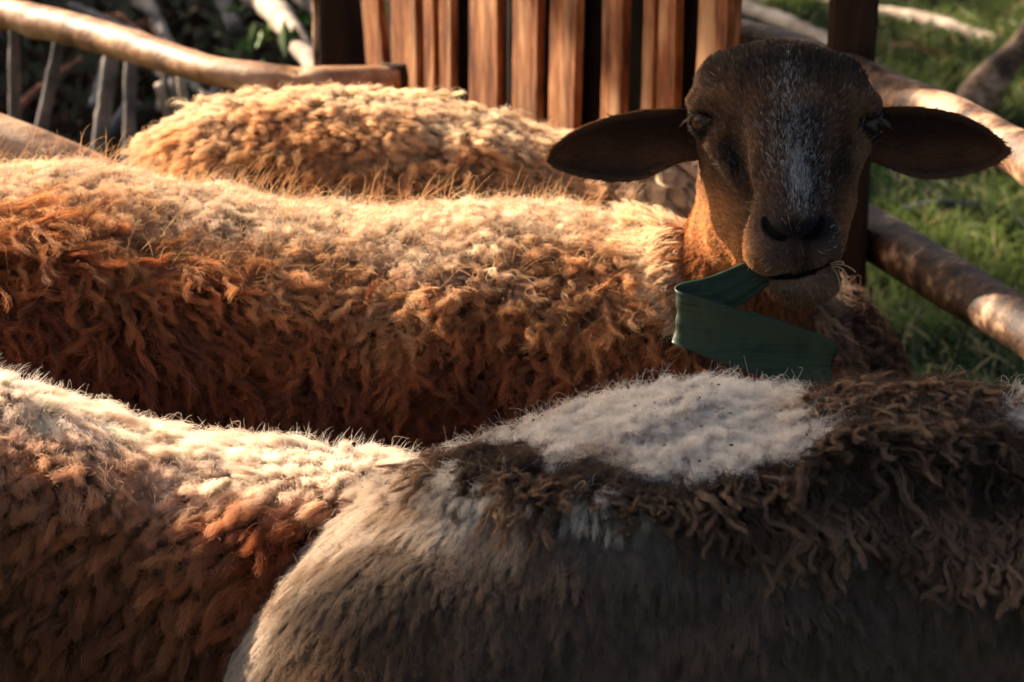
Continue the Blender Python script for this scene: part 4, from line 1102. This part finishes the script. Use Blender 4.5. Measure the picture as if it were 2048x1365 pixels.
def right_col(P, lr, sr):
    px, py = proj(P); n1 = noise(P, .05, 3) - .5; n2 = noise(P, .015, 9) - .5; n3 = noise(P, .09, 19) - .5
    white = np.array((.82, .75, .67))
    c = np.tile(white, (len(P), 1))
    k = sstep(.05, .35, n1 + n2 * .6)[:, None] * .7; c = c * (1 - k) + np.array((.52, .36, .23)) * k
    k = sstep(.28, .42, n3 + n2 * .3)[:, None] * .5; c = c * (1 - k) + np.array((.30, .20, .13)) * k
    up = np.interp(px, *MB_up)
    # flank: olive-brown short coat
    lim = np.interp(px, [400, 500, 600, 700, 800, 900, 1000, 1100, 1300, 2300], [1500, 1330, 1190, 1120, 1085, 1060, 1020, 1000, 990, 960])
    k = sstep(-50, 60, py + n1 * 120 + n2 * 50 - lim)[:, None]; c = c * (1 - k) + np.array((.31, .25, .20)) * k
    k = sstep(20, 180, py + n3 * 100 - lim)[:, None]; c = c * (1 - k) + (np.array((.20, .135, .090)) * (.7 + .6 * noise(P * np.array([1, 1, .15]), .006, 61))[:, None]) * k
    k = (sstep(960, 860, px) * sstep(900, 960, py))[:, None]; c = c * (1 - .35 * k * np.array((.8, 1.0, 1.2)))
    c = np.where(mat_mask(P)[:, None], np.array((.10, .058, .034)), c)
    return c * (.85 + .3 * lr)[:, None] * (.88 + .24 * sr)[:, None]
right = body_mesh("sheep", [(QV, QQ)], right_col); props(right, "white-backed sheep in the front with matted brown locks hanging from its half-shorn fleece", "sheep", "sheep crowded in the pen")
Qs = Surf(QV, QQ)
wQ = lambda c, n: vw(c, n) * np.where(c[:, 2] > .3, 1, .03)
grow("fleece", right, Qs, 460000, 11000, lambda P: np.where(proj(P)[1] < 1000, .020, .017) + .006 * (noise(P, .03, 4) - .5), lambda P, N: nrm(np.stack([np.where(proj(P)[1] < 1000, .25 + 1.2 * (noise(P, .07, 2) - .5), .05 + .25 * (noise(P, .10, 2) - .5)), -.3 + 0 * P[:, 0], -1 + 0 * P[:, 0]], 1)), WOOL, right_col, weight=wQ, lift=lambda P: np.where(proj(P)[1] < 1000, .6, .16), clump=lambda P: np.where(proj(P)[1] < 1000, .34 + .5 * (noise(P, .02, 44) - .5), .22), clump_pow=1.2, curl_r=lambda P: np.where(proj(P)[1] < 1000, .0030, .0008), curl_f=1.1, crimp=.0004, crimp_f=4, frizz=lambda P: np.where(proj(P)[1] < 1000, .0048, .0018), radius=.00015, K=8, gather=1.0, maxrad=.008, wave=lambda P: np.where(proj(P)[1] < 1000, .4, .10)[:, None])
def mat_col(P, lr, sr):
    n = noise(P, .04, 3)
    c = mixc((.10, .056, .030), (.34, .20, .115), sstep(.3, .75, n) * .6 + .4 * lr)
    return c * (.7 + .6 * sr)[:, None]
grow("matted_locks", right, Qs, 150000, 2500, lambda P: .024 + .022 * (noise(P, .05, 4)), lambda P, N: nrm(np.stack([.15 + .6 * (noise(P, .05, 22) - .5), -.45 + 0 * P[:, 0], -1 + 0 * P[:, 0]], 1)), WOOL, mat_col, weight=lambda c, n: mat_mask(c) * vw(c, n) + 0.0, lift=.26, clump=lambda P: .74 + .3 * (noise(P, .015, 50) - .5), clump_pow=.5, curl_r=.0042, curl_f=1.6, crimp=.0006, crimp_f=5, frizz=.0013, radius=.00021, K=16, gather=.2, maxrad=.0065, wave=.22, lock_var=.45, strand_var=.12)
strays(900, Qs, .6, .014, (.30, .19, .11), right, rad=.00014, dirv=(.1, .1, 1), cond=lambda P: (P[:, 1] > QY - .06), spread=.5, name="guard_hair", bend=.25)
strays(260, Qs, .6, .022, (.55, .48, .40), right, rad=.00009, dirv=(.1, -.3, 1), cond=lambda P: mat_mask(P), spread=.7, name="guard_hair", bend=.35)
# specks of dirt and seed in the wool
def specks(name, surf, n, parent, cond, size=.0011):
    P, Nn = surf.sample(n * 3, lambda c, nn: view_weight(0, 0)(c, nn)); k = cond(P); P, Nn = P[k][:n], Nn[k][:n]
    V = []; Fc = []
    for p, nn in zip(P, Nn):
        a = nrm(np.cross(nn, rng.normal(0, 1, 3))); b_ = np.cross(nn, a); s = size * rng.uniform(.35, 1.0) * (1 + 1.2 * (rng.random() > .85)); el = rng.uniform(1, 2.4)
        o = len(V); c = p + nn * rng.uniform(.008, .014)
        V += [c + a * s * el, c + b_ * s, c - a * s * el, c - b_ * s, c + nn * s, c - nn * s]
        for q in ((0, 1, 4), (1, 2, 4), (2, 3, 4), (3, 0, 4), (1, 0, 5), (2, 1, 5), (3, 2, 5), (0, 3, 5)): Fc.append(tuple(o + i for i in q))
    o = mesh_obj(name, V, Fc, M_dirt, parent, smooth=False); o['kind'] = 'stuff'
M_dirt = noise_mat("dirt_speck", (.008, .006, .005), (.05, .035, .02), 200, .9, .1)
specks("dirt_specks", Qs, 120, right, lambda P: (proj(P)[1] < 1010) & ~mat_mask(P))
specks("dirt_specks", Ls, 40, left, lambda P: P[:, 2] > .55)

# ------------------------------------------------------------------ unseen leaf masses added beside the pen to shade it
M_tbark = noise_mat("tree_bark", (.04, .028, .018), (.14, .10, .07), 20, .9, .6)
M_tleaf = noise_mat("tree_foliage", (.03, .055, .012), (.08, .12, .03), 5, .7, .2)
def leaf_cloud(region, n, size, seed):
    r = np.random.default_rng(seed)
    C = region(r, n); a = nrm(r.normal(0, 1, (n, 3))); b_ = nrm(np.cross(a, r.normal(0, 1, (n, 3)))); s = size * (.6 + .8 * r.random((n, 1)))
    V = np.stack([C - a * s, C + b_ * s * .45, C + a * s, C - b_ * s * .45], 1).reshape(-1, 3)
    return V, np.arange(n * 4).reshape(n, 4)
SA = nrm(np.array([-SUN[1], SUN[0], 0.0]) * -1); SB = nrm(np.cross(SUN, SA)); SB = SB if SB[2] > 0 else -SB
def crown(r, n):  # added out of view, lower edge shaped to shade head and front sheep
    a = r.uniform(-1.6, 1.5, n * 2); b_ = r.uniform(.70, 2.9, n * 2); s = r.uniform(5.0, 6.6, n * 2)
    edge = .79 + .05 * np.sin(a * 5) + .03 * np.sin(a * 13 + 1) + np.where(a > .5, (a - .5) * .05, 0)
    P = s[:, None] * SUN + a[:, None] * SA + b_[:, None] * SB
    k = (b_ > edge + .05 * r.normal(0, 1, n * 2)) & (b_ < 2.9 - (a * .8) ** 2)
    return P[k][:n] if k.sum() >= n else np.concatenate([P[k], P[k][:n - k.sum()]])
V, Q = leaf_cloud(crown, 16000, .055, 3)
def dapple(r, n):
    C = r.uniform([.62, .50], [1.0, .80], (26, 2)); i = r.integers(0, 26, n)
    ab = C[i] + r.normal(0, .016, (n, 2)); s = r.uniform(5.2, 6.2, n)
    return s[:, None] * SUN + ab[:, :1] * SA + ab[:, 1:] * SB
def shade_over(pts, rad, n, size, seed, s0=4.2):
    def reg(r, n):
        i = r.integers(0, len(pts), n); P = np.array(pts)[i]
        return P + SUN * r.uniform(s0, s0 + .9, (n, 1)) + r.normal(0, rad, (n, 3))
    return leaf_cloud(reg, n, size, seed)
shp = [at_z(x, y, zl + .02) for x, y in ((1745, 470), (1775, 490), (1800, 500), (1820, 520))] + [at_z(x, y, zu + .02) for x, y in ((1490, 80), (1530, 92), (1580, 110), (1620, 125), (1650, 138))]
V2, Q2 = shade_over(shp, .020, 1600, .022, 4)
_r = np.random.default_rng(12)
gsp = [at_z(_r.uniform(1500, 2150), _r.uniform(-60, 760), 0) for _ in range(11)] + [a_ + np.array([x_, 0, 0]) for a_ in [at_z(1925, 235, .05)] for x_ in (0, .1, .2)]
Vg, Qg = shade_over(gsp, .08, 1500, .05, 14, 6.0)
V2, Q2 = np.concatenate([V2, Vg]), np.concatenate([Q2, Qg + len(V2)])
def dapple2(r, n):
    C = r.uniform([1.3, -1.6], [7.5, .6], (300, 2)); i = r.integers(0, 300, n)
    ab = C[i] + r.normal(0, .05, (n, 2)); s = r.uniform(6.5, 7.5, n)
    return s[:, None] * SUN + ab[:, :1] * SA + ab[:, 1:] * SB
tree = props(empty("added_shade_tree", (-5, 1.5, 0)), "leafy tree standing beside the pen on the sunny side, its crown shading the sheep's head", "tree")
def tmesh(name, V, Q, mat): 
    o = mesh_obj(name, V, Q, mat, None, smooth=False); o.parent = tree; o.matrix_parent_inverse = tree.matrix_world.inverted() if False else o.matrix_parent_inverse
    o.location = -tree.location; return o
tmesh("crown", np.concatenate([V, V2]), np.concatenate([Q, Q2 + len(V)]), M_tleaf)  # crown leaves plus loose clusters added to shade rails, trunk and grass
tb = 5.8 * SUN - 1.9 * SA + .9 * SB
base = np.array([tb[0], tb[1], 0]); parts = [pole([base, base + [0, .05, 1.4], tb, tb + [.2, .5, .8]], [.17, .13, .10, .06], 3, 30, 16, .12)]
for k in range(7):
    e = rng.uniform(5.2, 6.4) * SUN + rng.uniform(-1.2, 1.2) * SA + rng.uniform(1.1, 2.4) * SB
    parts.append(pole([tb + np.array([0, .03, .1 * k]), (tb + e) / 2 + [0, 0, .15], e], [.05, .03, .012], k, 16, 8, .1))
V, Fc = join_arrays(parts)
tmesh("trunk", V, Fc, M_tbark)
def shade_hedge(r, n):  # leaf block added out of view to shade the ground at top left
    P = r.uniform([-2.75, 3.3, 0], [-2.2, 7.2, 1.30], (n, 3)); P[:, 2] *= 1 - .08 * np.sin(P[:, 1] * 6); return P
V, Q = leaf_cloud(shade_hedge, 15000, .05, 6)
o = mesh_obj("shade_hedge", V, Q, M_tleaf, smooth=False); props(o, "unseen low leafy block added to shade the ground by the heap of sticks", "shade_hedge")
